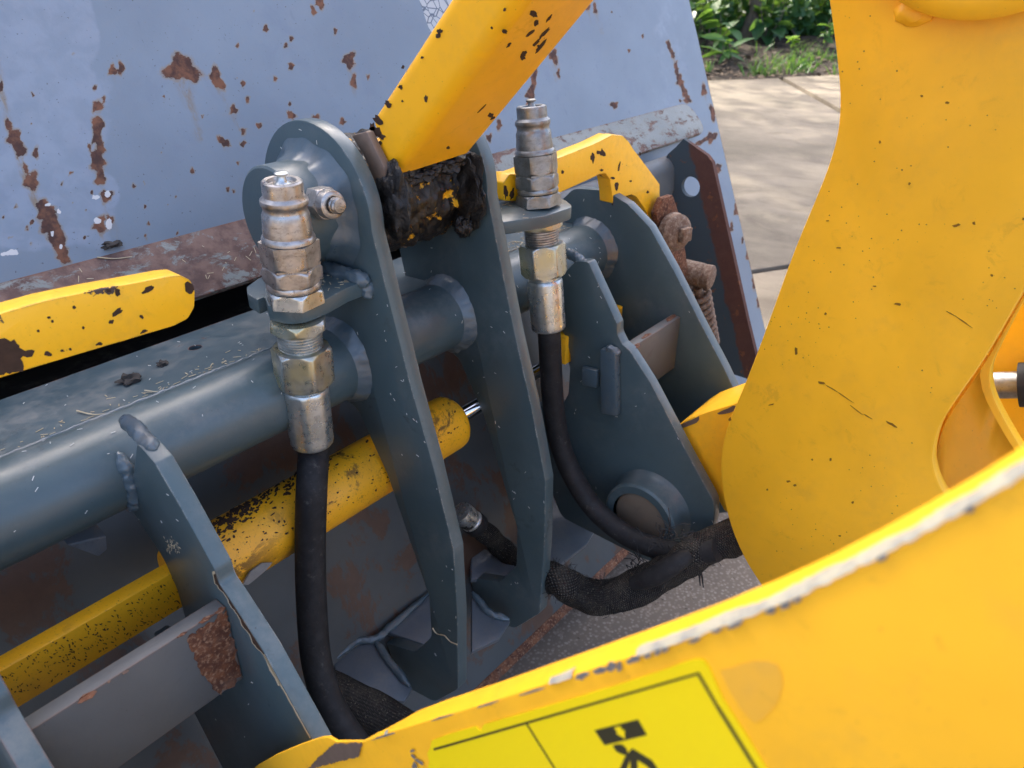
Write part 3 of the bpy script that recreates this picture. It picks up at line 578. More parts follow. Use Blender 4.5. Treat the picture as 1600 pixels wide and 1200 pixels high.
# lower ledge plates and gussets between the lugs and the bucket
def ledge(pts, z, nm='ledge_plate'):
    q = [onZ(u, v, z) for u, v in pts]; part(nm, prism(q, (0, .002, -.012), .002), m_cast, hitch)
LP = V3((0, .66, -.862)); LN = V3((0, -.28, 1.))
def ledge2(pts, th=.010): part('ledge_plate', prism([onP(u, v, LP, LN) for u, v in pts], tuple(-LN*th), .002), m_cast, hitch)
ledge2([(560, 1008), (521, 1033), (534, 1080), (632, 1096), (645, 1075), (587, 1003)])
ledge2([(612, 972), (676, 925), (700, 920), (730, 1010), (672, 1010), (600, 985)])
ledge2([(736, 872), (757, 857), (803, 880), (812, 900), (736, 905)])
ledge2([(737, 927), (764, 958), (798, 970), (780, 998), (737, 1018)])
ledge2([(864, 772), (900, 800), (932, 826), (917, 850), (878, 880), (845, 880), (845, 775)])
for pts in (((523, 1030), (558, 1002), (586, 998), (610, 980), (672, 925)), ((586, 1000), (610, 1035), (640, 1072)), ((866, 770), (900, 797), (932, 824)), ((738, 925), (764, 956), (796, 968))):
    part('weld_bead', bead([onP(u, v, LP+V3((0, 0, .003)), LN) for u, v in pts], .0055, .002), m_weld, hitch)

# ------------------------------------------------------------------ LOCKING CYLINDER
CY, CZ, CR = .655, -.573, .0395
cyl = thing('locking_cylinder', 'long dirty yellow locking cylinder lying behind the lugs', 'hydraulic cylinder', (.45, CY, CZ))
part('barrel', lathe([(.03, .236), (.0375, .236), (CR, .239)]+[(CR, x) for x in np.linspace(.27, .62, 8)]+[(CR, .640), (CR*.97, .647), (CR*.86, .652), (.0155, .654)], o=(0, CY, CZ), ax=XA, seg=64), m_yel_dirty, cyl)
part('rod', lathe([(.0125, .645), (.0125, .87)], o=(0, CY, CZ), ax=XA, seg=32), m_chrome, cyl)
part('square_bar', prismX([(.60, -.512), (.618, -.512), (.618, -.557), (.60, -.557)], -.40, .2405, .001), m_yel_dirty, cyl)
part('square_bar', prismX(fillet([(.60, -.497), (.625, -.497), (.625, -.543), (.60, -.543)]), .842, .998, .002), m_yel, cyl)
q = bmesh.new(); pts = [onP(u, v, V3((0, CY-.938*CR-.0006, CZ+.345*CR)), V3((0, -.938, .345))) for u, v in ((380, 913), (392, 893), (410, 880), (426, 879), (415, 892), (398, 906), (388, 914))]
add_prism(q, pts, (0, .003, -.001)); part('worn_patch', q, m_chip, cyl)

# ------------------------------------------------------------------ HYDRAULIC HOSES (coupler + hose)
def coupler(name, base, axis, label, hosepath, hr, dark=False):
    a, b, c = basis(axis); rot = Matrix(((a[0], b[0], c[0], 0), (a[1], b[1], c[1], 0), (a[2], b[2], c[2], 0), (0, 0, 0, 1)))
    T = thing(name, label, 'hydraulic hose', base, 'hydraulic hoses with plug couplers', rot); st = m_dark if dark else m_steel
    L_ = lambda nm, bm, mt, p=T, sm=38: part(nm, bm, mt, p, local=True, smooth=sm)
    # plug: cap with recessed poppet, collar, groove, body, flare
    L_('plug', lathe([(.0085, .1190), (.0125, .1190), (.0135, .1222), (.0172, .1225), (.0186, .1213), (.0189, .1190), (.0189, .1085), (.0205, .1065), (.0219, .1052), (.0222, .1030), (.0219, .1005), (.0206, .0988), (.0203, .0950), (.0209, .0935), (.0222, .0905), (.0223, .0840), (.0226, .0800), (.0231, .0760), (.0229, .0715), (.0244, .0700), (.0252, .0680), (.0252, .0655), (.0235, .064), (.0235, .058)], seg=64, cap=False), st)
    L_('poppet', lathe([(.0092, .1185), (.0058, .1205), (.0040, .1235), (.0036, .1265), (.0062, .1275), (.0064, .1290), (.0050, .1302), (.0010, .1306)], seg=32), m_zinc if not dark else st)
    b_ = add_nut(NB(), .0247, .0415, .0645, ph=.95, ch=(True, False)); L_('body_hex', b_, st)
    b_ = add_nut(NB(), .0240, .0395, .0418, ph=.95, ch=(False, False)); add_nut(b_, .0250, .0225, .0398, ph=.95, ch=(True, True)); add_lathe(b_, [(.023, .015), (.0262, .0175), (.0268, .0205), (.0255, .0235)], seg=56); L_('body_hex', b_, st)
    L_('top_nut', add_nut(NB(), .0252, .0008, .0160, ph=.65, ch=(False, True)), m_dark if dark else m_zinc)
    L_('lock_nut', add_nut(NB(), .0262, -.0290, -.0170, ph=.35, ch=(True, True)), m_gold)
    pr = [(.018, -.026)]; s = -.0275
    while s > -.056: pr += [(.0206, s), (.0228, s-.0008), (.0228, s-.0014), (.0206, s-.0022)]; s -= .0032
    L_('thread', lathe(pr+[(.018, -.058)], seg=48), m_zinc if not dark else m_steel)
    L_('swivel_nut', add_nut(NB(), .0272, -.0930, -.0500, ph=.75, ch=(True, True)), m_gold)
    L_('neck', lathe([(.0195, -.092), (.0205, -.0975), (.0195, -.100), (.0205, -.104)], seg=40), m_zinc)
    fr = lambda t, s, r: r if r < .0229 else r*(.975+.025*abs(math.cos(t*4)))**.9
    L_('ferrule', lathe([(.019, -.0985), (.0222, -.0990), (.0236, -.1010), (.0240, -.1040), (.0240, -.1640), (.0236, -.1690), (.0222, -.1705), (.0175, -.1705)], seg=64, fn=fr), m_zinc)
    hp = [V3(base)-V3(axis)*.164, V3(base)-V3(axis)*.185]+hosepath
    part('hose', tube(smooth_path(hp, 8), hr, seg=28), m_rubber, T)
    return T
ax1 = V3((0, -.0506, .9987)); ax1 /= np.linalg.norm(ax1); ax2 = V3((0, .1206, .9927)); ax2 /= np.linalg.norm(ax2)
h1 = [onY(u, v, y) for u, v, y in ((487, 765, .608), (485, 850, .600), (487, 945, .585), (495, 1035, .565), (517, 1105, .535), (548, 1155, .505), (585, 1200, .475), (640, 1260, .43))]
coupler('hydraulic_hose', (.405, .62, -.302), ax1, 'big worn steel coupler and black hose left of the tall lugs, nearest the camera', h1, .0172)
h2 = [onX(u, v, x) for u, v, x in ((860, 560, .777), (864, 625, .778), (874, 690, .780), (896, 745, .782), (929, 795, .783), (974, 833, .783), (1022, 855, .785), (1075, 866, .79), (1120, 860, .80))]
coupler('hydraulic_hose', (.775, .603, -.283), ax2, 'darker steel coupler and black hose right of the tall lugs, curving to the sleeve', h2, .0160, dark=True)

# woven sleeves
def sleeve(path, rad, nm, parent, uvs=(60, 900), jit=.0045):
    bm = NB(); P = smooth_path(path, 10); add_tube(bm, P, rad, seg=30, jit=jit, jf=45)
    uv = bm.loops.layers.uv.new('UVMap'); bm.verts.ensure_lookup_table()
    for f in bm.faces:
        if len(f.verts) > 4: continue
        for lp in f.loops:
            i = lp.vert.index; lp[uv].uv = (0, 0)
    bm.verts.index_update()
    for f in bm.faces:
        if len(f.verts) > 4: continue
        ks = [lp.vert.index % 30 for lp in f.loops]; wrap = max(ks)-min(ks) > 15
        for lp, k in zip(f.loops, ks): lp[uv].uv = ((k+(30 if wrap and k < 15 else 0))/30*uvs[0]/6.28, lp.vert.index//30/len(P)*uvs[1]/6.28)
    return part(nm, bm, m_sleeve, parent)
sv = thing('sleeved_hose', 'frayed black woven hose sleeve running from between the lugs to the yellow arm', 'hose', onX(930, 930, .72))
SP = [onY(730, 808, .66), onY(765, 838, .645), onY(800, 872, .625), onY(835, 895, .595), onX(868, 903, .70), onX(905, 926, .715), onX(950, 934, .73), onX(1000, 915, .75), onX(1045, 889, .775), onX(1090, 862, .80), onX(1150, 838, .852), onX(1230, 806, .90)]
sleeve(SP, lambda t: .0165+.009*min(1, max(0, (t-.12)*3)), 'woven_sleeve', sv, (80, 700))
d0 = V3(SP[1])-V3(SP[0]); d0 /= np.linalg.norm(d0)
b_ = lathe([(.010, -.02), (.0165, -.018), (.0178, -.012), (.0178, .004), (.0165, .006), (.0165, .010), (.0182, .012), (.0182, .022), (.017, .024)], o=SP[0], ax=d0, seg=36); part('end_collar', b_, m_zinc, sv)
part('rubber_collar', lathe([(.018, .014), (.0195, .016), (.0195, .03), (.018, .032)], o=SP[0], ax=d0, seg=36), m_rubber, sv)
part('bare_hose', tube(smooth_path([onX(990, 912, .735), onX(1022, 900, .742), (onX(1055, 880, .758)), onX(1078, 866, .775)], 6), lambda t: .0145*math.sin(math.pi*min(1, .12+t*.8))**.35, seg=20), m_rubber, sv)
bm = NB()
PS = smooth_path(SP, 10); n = len(PS)
for i in range(330):                       # torn threads
    k = int(n*rng.choice([rng.uniform(.30, .55), rng.uniform(.52, .85)])); p = PS[k]; d = V3(rng.normal(size=3)); d /= np.linalg.norm(d)
    t = PS[min(k+1, n-1)]-PS[k-1]; t /= np.linalg.norm(t); d -= t*(d@t); d /= np.linalg.norm(d); s = p+d*.0235; l = rng.uniform(.004, .013)
    e1 = s+d*l*.3+t*l*rng.uniform(-1, 1); e2 = e1+(d*.3+t*rng.uniform(-.6, .6)+V3(rng.normal(size=3))*.4)*l*.7
    add_tube(bm, [s, e1, e2], .0004, seg=4)
for u, v in [(1045, 835), (1038, 843), (1055, 838), (1062, 845), (1030, 850), (1025, 843), (1048, 828), (1000, 880), (1010, 878), (993, 882), (985, 884)]*5:
    p = onX(u+rng.normal()*7, v+rng.normal()*5, .765); d = V3(rng.normal(size=3)); d[2] = abs(d[2])
    add_tube(bm, [p, p+d*.007, p+d*.010+V3(rng.normal(size=3))*.004], .0008, seg=4)
for u0, v0, u1, v1 in ((1093, 888, 1099, 918), (1090, 890, 1094, 915), (1050, 905, 1056, 915)): 
    p = onX(u0, v0, .80); q_ = onX(u1, v1, .80); add_tube(bm, [p, (p+q_)/2+V3((.002, 0, 0)), q_], lambda t: .0022*(1-.7*t), seg=6)
part('frayed_threads', bm, m_fuzz, sv, kind='stuff')
sv2 = thing('sleeved_hose', 'coarse black woven hose sleeve low beside the left hose, below the lug', 'hose', onY(590, 1120, .52))
sleeve([onY(500, 1078, .56), onY(545, 1098, .545), onY(600, 1125, .52), onY(650, 1160, .48), onY(700, 1210, .43)], .0265, 'woven_sleeve', sv2, (70, 330), jit=.001)

# ------------------------------------------------------------------ HOOKS (yellow)
def yhook(pts, label, ext=None, more=()):
    o = [onY(u, v, .635) for u, v in pts]+list(more); ext = (ext+[.004]*len(more)) if ext else ext; xz = fillet([(p[0], p[2], r) for p, r in zip(o, ext or [.004]*len(o))], 4)
    return single('locking_hook', prism([(a, .635, b) for a, b in xz], (0, .024, 0), .003), m_yel_lumpy, label, 'hook', 'yellow locking hooks above the cross tube')
HK = [(787, 286), (796, 272), (807, 272), (865, 250), (928, 225), (956, 211), (973, 212), (982, 220), (990, 233), (1009, 258), (1031, 288), (1031, 317), (1023, 336), (1027, 362), (1018, 349), (1006, 324), (995, 308), (987, 304), (977, 307), (973, 314), (965, 319), (957, 318), (956, 300), (953, 280), (946, 271), (937, 272), (928, 277), (871, 303), (807, 314), (787, 314)]
yhook(HK, 'yellow hook plate with chipped edges above the right end of the cross tube')
hd = [onY(u, v, .635) for u, v in HK[HK.index((956, 211)):HK.index((928, 277))]][::-1]; hd = [V3((1.062-p[0], p[1], p[2])) for p in hd]
yhook([(0, 490), (70, 470), (140, 455), (210, 442), (262, 432), (282, 430), (298, 438), (305, 456), (304, 480), (294, 498), (273, 509), (210, 528), (105, 559), (0, 591)], 'lumpy painted yellow bar end of the hook at the left edge', [.01]*5+[.008]*6+[.01]*3, hd)

# ------------------------------------------------------------------ SPRING LATCH on the right of the hitch
lat = thing('spring_latch', 'rusty latch bolt with coil spring beside the right rib', 'latch', onY(1085, 520, .60))
a = [onY(u, v, .615) for u, v in ((1026, 334), (1036, 310), (1052, 305), (1060, 330), (1068, 370), (1076, 425), (1074, 480), (1060, 470), (1030, 360))]
part('latch_plate', prism(a, (0, .012, 0), .002), m_rust, lat)
c = onY(1051, 362, .60)
b_ = lathe([(.001, .018), (.022, .018), (.026, .016), (.031, .012), (.031, .004), (.033, 0)], o=c, ax=(-.35, -1, .12), seg=44); part('washer_disc', b_, m_bolt, lat)
part('square_head', prism([c+V3((-.012, -.018, .012)), c+V3((.010, -.022, .012)), c+V3((.010, -.022, -.012)), c+V3((-.012, -.018, -.012))], (0, -.010, 0), .002), m_bolt, lat)
c1 = onY(1069, 424, .63); c2 = onY(1113, 434, .575); dd = c2-c1; ln = np.linalg.norm(dd)
part('bolt_head', add_lathe(NB(), [(.017, -.01), (.0225, -.008), (.0232, 0), (.0232, ln*.66), (.0215, ln*.67), (.0215, ln*.74), (.0228, ln*.75), (.0228, ln-.002), (.020, ln)], o=c1, ax=dd, seg=44), m_bolt, lat)
c = onY(1090, 449, .600); sa = onY(1107, 540, .585)-c; sa /= np.linalg.norm(sa); pts = []
for k in range(0, 9*20):
    t = 2*math.pi*k/20; a_, b2, c2_ = basis(sa); pts.append(c+(a_*math.cos(t)+b2*math.sin(t))*(.0190)+c2_*(.0150*k/20+.006))
part('coil_spring', tube(pts, .0050, seg=10), m_bolt, lat)
part('guide_rod', lathe([(.009, 0), (.009, .17)], o=c, ax=sa, seg=20), m_bolt, lat)

# ------------------------------------------------------------------ TILT LINK (yellow box section between the lugs)
link = thing('tilt_link', 'thick chipped yellow box-section link rising from greasy pivot between the lugs', 'link', (.594, PY, PZ))
ld = V3((0, -.715, .699)); ld /= np.linalg.norm(ld); ln_ = V3((0, .699, .715)); ln_ /= np.linalg.norm(ln_)
sec = fillet([(.536, .283, .015), (.6535, .283, .015), (.6535, .343, .015), (.536, .343, .015)], 8)
s0, s1 = -.578, .12; bm = NB(); ringsv = []
for k in range(29):
    f = k/28; ring = []
    for x, nn in sec:
        s = s0+(s1-s0)*f
        if k == 0: s += .020*(1 if nn > .3 else 0)+.012*(x-.536)/.1175
        ring.append(bm.verts.new(tuple(V3((x, 0, 0))+ln_*nn+ld*s)))
    ringsv.append(ring)
for q in range(28):
    for k in range(len(sec)): bm.faces.new((ringsv[q][k], ringsv[q][(k+1) % len(sec)], ringsv[q+1][(k+1) % len(sec)], ringsv[q+1][k]))
bm.faces.new(ringsv[0]); bm.faces.new(ringsv[-1])
part('link_tube', bm, m_yel_link, link, smooth=30)
def gz(t, s, r):
    q = Vector((s*38, math.cos(t)*2.3, math.sin(t)*2.3)); return r+(.006*mnoise.noise(q)+.0035*mnoise.noise(q*2.6)+.002*mnoise.noise(q*6)+.0012*mnoise.noise(q*14) if r > .04 else 0)
b_ = lathe([(.03, .524)]+[(.068, x) for x in np.linspace(.526, .655, 60)]+[(.03, .657)], o=(0, PY, PZ), ax=XA, seg=150, fn=gz)
part('pivot_sleeve', b_, m_greasy, link)
def blob(c, r, sc, seed, amp=.35, sub=4):
    bm = NB(); bmesh.ops.create_icosphere(bm, subdivisions=sub, radius=1)
    for v in bm.verts:
        d = v.co.copy(); k = 1+amp*mnoise.noise(d*1.7+Vector((seed, 0, 0)))+amp*.5*mnoise.noise(d*4+Vector((seed, 3, 0)))+amp*.25*mnoise.noise(d*10+Vector((seed, 3, 7)))
        v.co = Vector((c[0]+d.x*r*sc[0]*k, c[1]+d.y*r*sc[1]*k, c[2]+d.z*r*sc[2]*k))
    return bm
for u_, v_, k_ in ((632, 268, 11), (655, 262, 12), (680, 256, 13), (704, 246, 14), (722, 240, 15)): part('grease', blob(onX(u_, v_+4, .535+.115*(u_-613)/125)+V3((0, .016, -.004)), .0185, (1.25, .9, .7), k_, .45), m_grease, link)
part('grease', blob(onX(735, 300, .655)+V3((0, .02, 0)), .046, (.22, .9, 1.1), 2), m_grease, link)
part('grease', blob(onX(628, 315, .53)+V3((0, .012, 0)), .034, (.35, .6, 1.1), 3), m_grease, link)
part('grease', blob(onX(735, 355, .648)+V3((0, .012, 0)), .022, (.5, .5, .6), 5), m_grease, link)
part('link_gusset', prism([onX(u, v, .523) for u, v in ((548, 212), (572, 205), (600, 262), (602, 300), (585, 285), (566, 240))], (.010, 0, 0), .002), m_wornsteel, link)

# ------------------------------------------------------------------ LOADER ARMS
armn = thing('loader_arm', 'near blurred yellow loader arm carrying a crush hazard label', 'loader arm', (.195, .45, -.75), 'yellow loader arms')
AX = .185; AT = .0205
TOP = [(250, 1345), (330, 1262), (372, 1222), (402, 1196), (432, 1179), (470, 1163), (500, 1153), (512, 1152), (524, 1159), (566, 1159), (580, 1153), (600, 1147), (622, 1140), (660, 1128), (740, 1104), (905, 1051), (1000, 1020), (1085, 991), (1180, 955), (1260, 921), (1340, 882), (1420, 840), (1510, 790), (1600, 735), (1720, 655), (1850, 560)]
tpw = [onX(u, v, AX)[1:] for u, v in TOP]
arm_poly = [tuple(p) for p in tpw]+[(tpw[-1][0]-.12, tpw[-1][1]-.02), (-.16, -.20), (.02, -.40), (.22, -.62), (.34, -.80)]
bm = NB(); fr_, bk_ = [], []
for i, (y, z) in enumerate(arm_poly):
    u_ = TOP[i][0] if i < len(TOP) else (0 if i >= len(arm_poly)-2 else 2000)
    t_ = .003+(AT-.003)*min(1, max(0, (u_-576)/50)); fr_.append(bm.verts.new((AX, y, z))); bk_.append(bm.verts.new((AX+t_, y, z)))
bm.faces.new(fr_); bm.faces.new(bk_[::-1])
for i in range(len(fr_)): bm.faces.new((fr_[i-1], bk_[i-1], bk_[i], fr_[i]))
bmesh.ops.recalc_face_normals(bm, faces=bm.faces[:]); bevel_all(bm, .0016, 2)
part('arm_plate', bm, m_yel, armn)
tn = V3((0, .777, .63))
# primer band showing along the worn edge, grey chips below it
bm = NB(); prev = None; fine = []
for (u0, v0), (u1, v1) in zip(TOP[11:-2], TOP[12:-1]):
    for k in range(14): fine.append((u0+(u1-u0)*k/14, v0+(v1-v0)*k/14))
tpn = []
for i, (u, v) in enumerate(fine):
    p = onX(u, v, AX); q = onX(*fine[min(i+1, len(fine)-1)], AX)-onX(*fine[max(i-1, 0)], AX); nrm = V3((0, -q[2], q[1])); nrm /= np.linalg.norm(nrm); nrm *= np.sign(nrm[2])
    f = min(1, max(0, (u-640)/500)); wd = AT*(.025+.145*f)*(1+1.1*mnoise.noise(Vector((u*.013, 0, 0)))+.5*mnoise.noise(Vector((u*.11, 5, 0))))
    if u < 900: wd *= max(.06, .4+1.4*mnoise.noise(Vector((u*.016, 9, 0))))
    wd = max(.0006, wd); a = bm.verts.new(tuple(p+nrm*.0009+XA*.0016)); b = bm.verts.new(tuple(p+nrm*.0009+XA*(.0018+wd))); c = bm.verts.new(tuple(p-nrm*(.0007+.0009*mnoise.noise(Vector((u*.06, 2, 0))))-XA*.0009))
    on = u > 1120 or mnoise.noise(Vector((u*.021, 31, 0)))+.25*mnoise.noise(Vector((u*.09, 7, 0))) > .28-.5*max(0, (u-760)/360)
    if prev and on: bm.faces.new((prev[0], prev[1], b, a)); bm.faces.new((prev[2], prev[0], a, c))
    prev = (a, b, c)
part('primer_edge', bm, m_primer, armn, kind='stuff')
def decal(name, polys, x, mat, parent, th=.0004, jag=0):
    o = None
    for pts in polys:
        P = [onX(u, v, x) for u, v in pts]
        if jag:
            Q = []
            for i, p in enumerate(P):
                q = P[(i+1) % len(P)]; m_ = max(2, int(np.linalg.norm(q-p)/.002))
                for k in range(min(m_, 14)): Q.append(p+(q-p)*k/min(m_, 14)+V3((0, *rng.normal(size=2)))*jag)
            P = Q
        o = part(name, prism(P, (-th, 0, 0), 0), mat, parent)
    return o
def jagged(u, v, a, b, an=0, n=11, r=.35):
    an = math.radians(an); out = []
    for k in range(n):
        t = 2*math.pi*k/n; q = 1+r*rng.uniform(-1, 1); x, y = a*q*math.cos(t), b*q*math.sin(t); out.append((u+x*math.cos(an)-y*math.sin(an), v+x*math.sin(an)+y*math.cos(an)))
    return out
def rough_poly_(P):
    a = [(u, v, 0) for u, v in P]; return [(p[0]+rng.normal()*.6, p[1]+rng.normal()*.6) for p in smooth_path(a+[a[0]], 4)[:-1]]
X0 = AX-.0010
decal('bare_patch', [[(524, 1161), (566, 1161), (561, 1182), (540, 1187), (520, 1192), (500, 1197), (478, 1204), (500, 1181)]], X0, m_wornsteel, armn, jag=.0004)
decal('paint_chip', [jagged(u, v, a, b, an) for u, v, a, b, an in ((910, 1056, 9, 5, -17), (938, 1046, 9, 5, -17), (955, 1041, 7, 6, -17), (968, 1040, 4, 8, 0), (990, 1030, 9, 5, -18), (1012, 1024, 6, 3, -18), (1028, 1019, 6, 4, -18), (1040, 1014, 5, 4, -18), (1085, 1001, 9, 3, -20), (1120, 985, 9, 3, -20), (1150, 976, 12, 3, -22), (1205, 954, 9, 5, -22), (1228, 945, 8, 5, -22), (1246, 937, 8, 4, -22), (1377, 872, 9, 4, -28), (1515, 795, 11, 5, -30), (646, 1182, 6, 2, 50), (655, 1190, 8, 2, 30), (645, 1173, 3, 2, 0), (648, 1196, 4, 5, 0), (600, 1150, 16, 1.6, -18), (690, 1121, 18, 1.4, -17), (760, 1101, 20, 1.4, -17), (832, 1080, 18, 1.5, -17))], X0, m_chip, armn)
lab = decal('warning_label', [[(676, 1156), (700, 1147), (744, 1134), (752, 1141), (757, 1131), (850, 1104), (960, 1071), (1040, 1045), (1074, 1032), (1090, 1028), (1100, 1030), (1108, 1040), (1130, 1090), (1163, 1142), (1206, 1212), (1240, 1270), (690, 1330), (668, 1205), (672, 1190), (669, 1176), (673, 1168)]], AX-.0001, m_lab, armn, .0007)
def ink(polys): return decal('print', polys, AX-.0008, m_ink, lab, .0002)
def line(u0, v0, u1, v1, w): 
    d = math.hypot(u1-u0, v1-v0); nx, ny = -(v1-v0)/d*w/2, (u1-u0)/d*w/2; return [(u0+nx, v0+ny), (u1+nx, v1+ny), (u1-nx, v1-ny), (u0-nx, v0-ny)]
decal('border_line', [line(678, 1171, 1090, 1052.5, 3.4), line(1090.5, 1051, 1121, 1104, 4.2), line(1121, 1103.5, 1230, 1279, 5), line(823, 1130.5, 900, 1254, 2.2)], AX-.0009, m_ink, lab, .0002)
decal('pictogram', [[(929, 1141), (997, 1124), (1011, 1148), (945, 1164)], 
   [(958, 1165), (963, 1163), (972, 1163), (978, 1168), (981, 1176), (979, 1180), (972, 1178), (964, 1174), (960, 1169)],
   [(981, 1177), (988, 1169), (1019, 1188), (1031, 1206), (1040, 1222), (1028, 1222), (1013, 1198), (996, 1187), (997, 1230), (986, 1230), (985, 1186), (975, 1215), (962, 1240), (955, 1230), (970, 1198), (976, 1184)]], AX-.00085, m_ink, lab, .0002)
decal('arrow', [[(959.5, 1137), (969, 1134.5), (973, 1141), (976, 1140), (976.5, 1154), (963, 1146), (965, 1144)]], AX-.0012, m_lab, lab, .0001)

m_faded = paint('faded_yellow', (.90, .47, .035), rough=.42, var=.05, speck=.2, lump=.06, scr=.1, dustcol=(.4, .3, .15))
decal('faded_patch', [rough_poly_([(1125, 1048), (1150, 1040), (1185, 1032), (1215, 1040), (1222, 1066), (1214, 1098), (1198, 1116), (1180, 1128), (1160, 1110), (1142, 1082)])], AX-.0001, m_faded, armn, .0002)
armf = thing('loader_arm', 'far curved yellow loader arm plate filling the right side', 'loader arm', (.87, .4, -.75), 'yellow loader arms')
CX = .80
left = [(1270, -160), (1285, -60), (1294, 0), (1301, 50), (1307, 100), (1311, 150), (1309, 195), (1301, 235), (1282, 290), (1240, 392), (1201, 500), (1167, 590), (1141, 652), (1129, 690), (1125, 730), (1130, 778), (1142, 825), (1161, 870), (1184, 908), (1230, 975)]
right = [(1330, 1010), (1480, 940), (1520, 880), (1495, 800), (1474, 768), (1462, 740), (1458, 710), (1468, 668), (1492, 628), (1540, 558), (1600, 455), (1660, 350), (1720, 200), (1760, 0), (1770, -160)]
cp = [tuple(onX(u, v, CX)[1:]) for u, v in left+right]
def spl2(P, n=3): return [tuple(p) for p in smooth_path([(a, b, 0) for a, b in P], n)]
sm = [(p[0], p[1]) for p in spl2(cp[:20])]+[(p[0], p[1]) for p in spl2(cp[20:])]
part('arm_plate', prismX(sm, CX, CX+.018, .004), m_yel, armf)
fl = [tuple(onX(u, v, .905)[1:]) for u, v in ((1640, 760), (1600, 706), (1580, 674), (1556, 629), (1547, 596), (1550, 569), (1568, 530), (1600, 470), (1680, 340), (1740, 100), (1750, -160))]
fl = [(p[0], p[1]) for p in spl2(fl)]
def resamp(P, n):
    P = [V3(p) for p in P]; d = np.cumsum([0]+[np.linalg.norm(P[i+1]-P[i]) for i in range(len(P)-1)]); t = np.linspace(0, d[-1], n)
    return [V3([np.interp(q, d, [p[k] for p in P]) for k in (0, 1)]) for q in t]
rgt = [(p[0], p[1]) for p in spl2([tuple(onX(u, v, CX+.018)[1:]) for u, v in ((1560, 960), (1502, 850), (1482, 775), (1476, 742), (1473, 712), (1483, 672), (1507, 632), (1555, 562), (1615, 459), (1675, 354), (1735, 204), (1785, -160))])]
wa, wb = resamp([(p[0]+.006, p[1]) for p in rgt], 40), resamp([(p[0]+.010, p[1]) for p in fl], 40)
bm = NB(); g = [[bm.verts.new((CX+.018+(.087)*k/4, *(a*(1-k/4)+b*(k/4)+V3((.006*math.sin(math.pi*k/4), 0))))) for k in range(5)] for a, b in zip(wa, wb)]
for i in range(39):
    for k in range(4): bm.faces.new((g[i][k], g[i+1][k], g[i+1][k+1], g[i][k+1]))
r_ = bmesh.ops.solidify(bm, geom=bm.faces[:], thickness=-.010)
part('web_plate', bm, m_yel, armf, smooth=60)
lo_ = [(p[0], p[1]) for p in spl2(cp[:20])]
part('arm_plate', prismX(lo_+[(.13, -.66), (.06, -.52)]+fl[3:], .905, .923, .002), m_yel, armf)
part('pivot_cap', lathe([(.001, -.034), (.098, -.034), (.108, -.031), (.112, -.026), (.112, -.012), (.105, -.010), (.09, 0)], o=(CX, .165, .065), ax=XA, seg=72), m_yel, armf)
bd_ = onX(1428, 22, CX); part('weld_bead', blob(bd_, .014, (.5, 1.2, .7), 4, .2, 3), m_yel, armf)
# arm tip held between the two right ribs
at = [tuple(onX(u, v, .882)[1:]) for u, v in ((1057, 666), (1075, 654), (1110, 642), (1150, 630), (1200, 600), (1230, 700), (1180, 800), (1132, 800), (1118, 775))]
part('arm_tip', prismX(at, .882, .985, .003), m_yel, armf)
decal('bare_patch', [jagged(1078, 660, 16, 4, -25), jagged(1140, 640, 16, 4, -20)], .8815, m_wornsteel, armf)
bp_ = fillet([(*onX(u, v, 1.09)[1:], .03) for u, v in ((1535, 640), (1552, 560), (1600, 450), (1690, 320), (1790, 330), (1780, 720), (1600, 730))])
part('brace_plate', prismX(bp_, 1.09, 1.105, .002), m_yel, armf)
rodt = thing('cylinder_rod', 'steel rod end glimpsed behind the far arm at the right edge', 'rod', onX(1600, 610, 1.05))
p0_, p1_ = onX(1566, 602, 1.05), onX(1640, 570, 1.05)
part('rod', add_lathe(NB(), [(.015, -.16), (.017, -.158), (.017, .10)], o=p0_, ax=(.1, -1, .35), seg=32), m_dark, rodt)
part('gland', lathe([(.018, .018), (.028, .018), (.028, .55)], o=p0_, ax=(.1, -1, .35), seg=32), m_rubber, rodt)

# ------------------------------------------------------------------ MARKS AND CHIPS
def chips(parent, x, L_, mat, nm='paint_chip'): return decal(nm, [jagged(*a) for a in L_], x, mat, parent)
sc_ = NB()
for k in range(46):
    u_, v_ = 268+rng.normal()*6.5, 850+rng.normal()*5.5; a_ = math.radians(rng.choice([70, 100, 20])+rng.normal()*14); l_ = rng.uniform(2, 6)
    add_prism(sc_, [onX(u, v, .2124) for u, v in line(u_, v_, u_+l_*math.cos(a_), v_+l_*math.sin(a_), .55)], (-.0002, 0, 0), 0)
part('scuff', sc_, m_straw, hitch, kind='stuff')
bp = decal('rust_patch', [[(293, 998), (352, 955), (357, 952), (368, 1005), (377, 1058), (345, 1086), (338, 1082), (330, 1068), (314, 1047), (305, 1030), (297, 1010)]], .2120, m_rust, hitch) if False else None
def decalY(name, polys, y, mat, parent, th=.0004):
    for pts in polys: o = part(name, prism([onY(u, v, y) for u, v in pts], (0, -th, 0), 0), mat, parent)
    return o
def rough_poly(P, j=2.2, st=5):
    out = []
    for i, (a, b) in enumerate(P):
        c, d = P[(i+1) % len(P)]; n = max(1, int(math.hypot(c-a, d-b)/st))
        for k in range(n): out.append((a+(c-a)*k/n+rng.normal()*j*(k > 0), b+(d-b)*k/n+rng.normal()*j*(k > 0)))
    return out
decalY('rust_patch', [rough_poly([(292, 1000), (322, 975), (354, 953), (366, 1005), (376, 1056), (345, 1086), (338, 1080), (328, 1066), (312, 1046), (303, 1030), (296, 1012)])], .4981, m_rust, hitch)
decalY('paint_chip', [jagged(*a) for a in ((133, 1090, 12, 6, -30),)], .4981, m_rust, hitch)
def front_line(P, x, u0v0, u1v1, n): return None
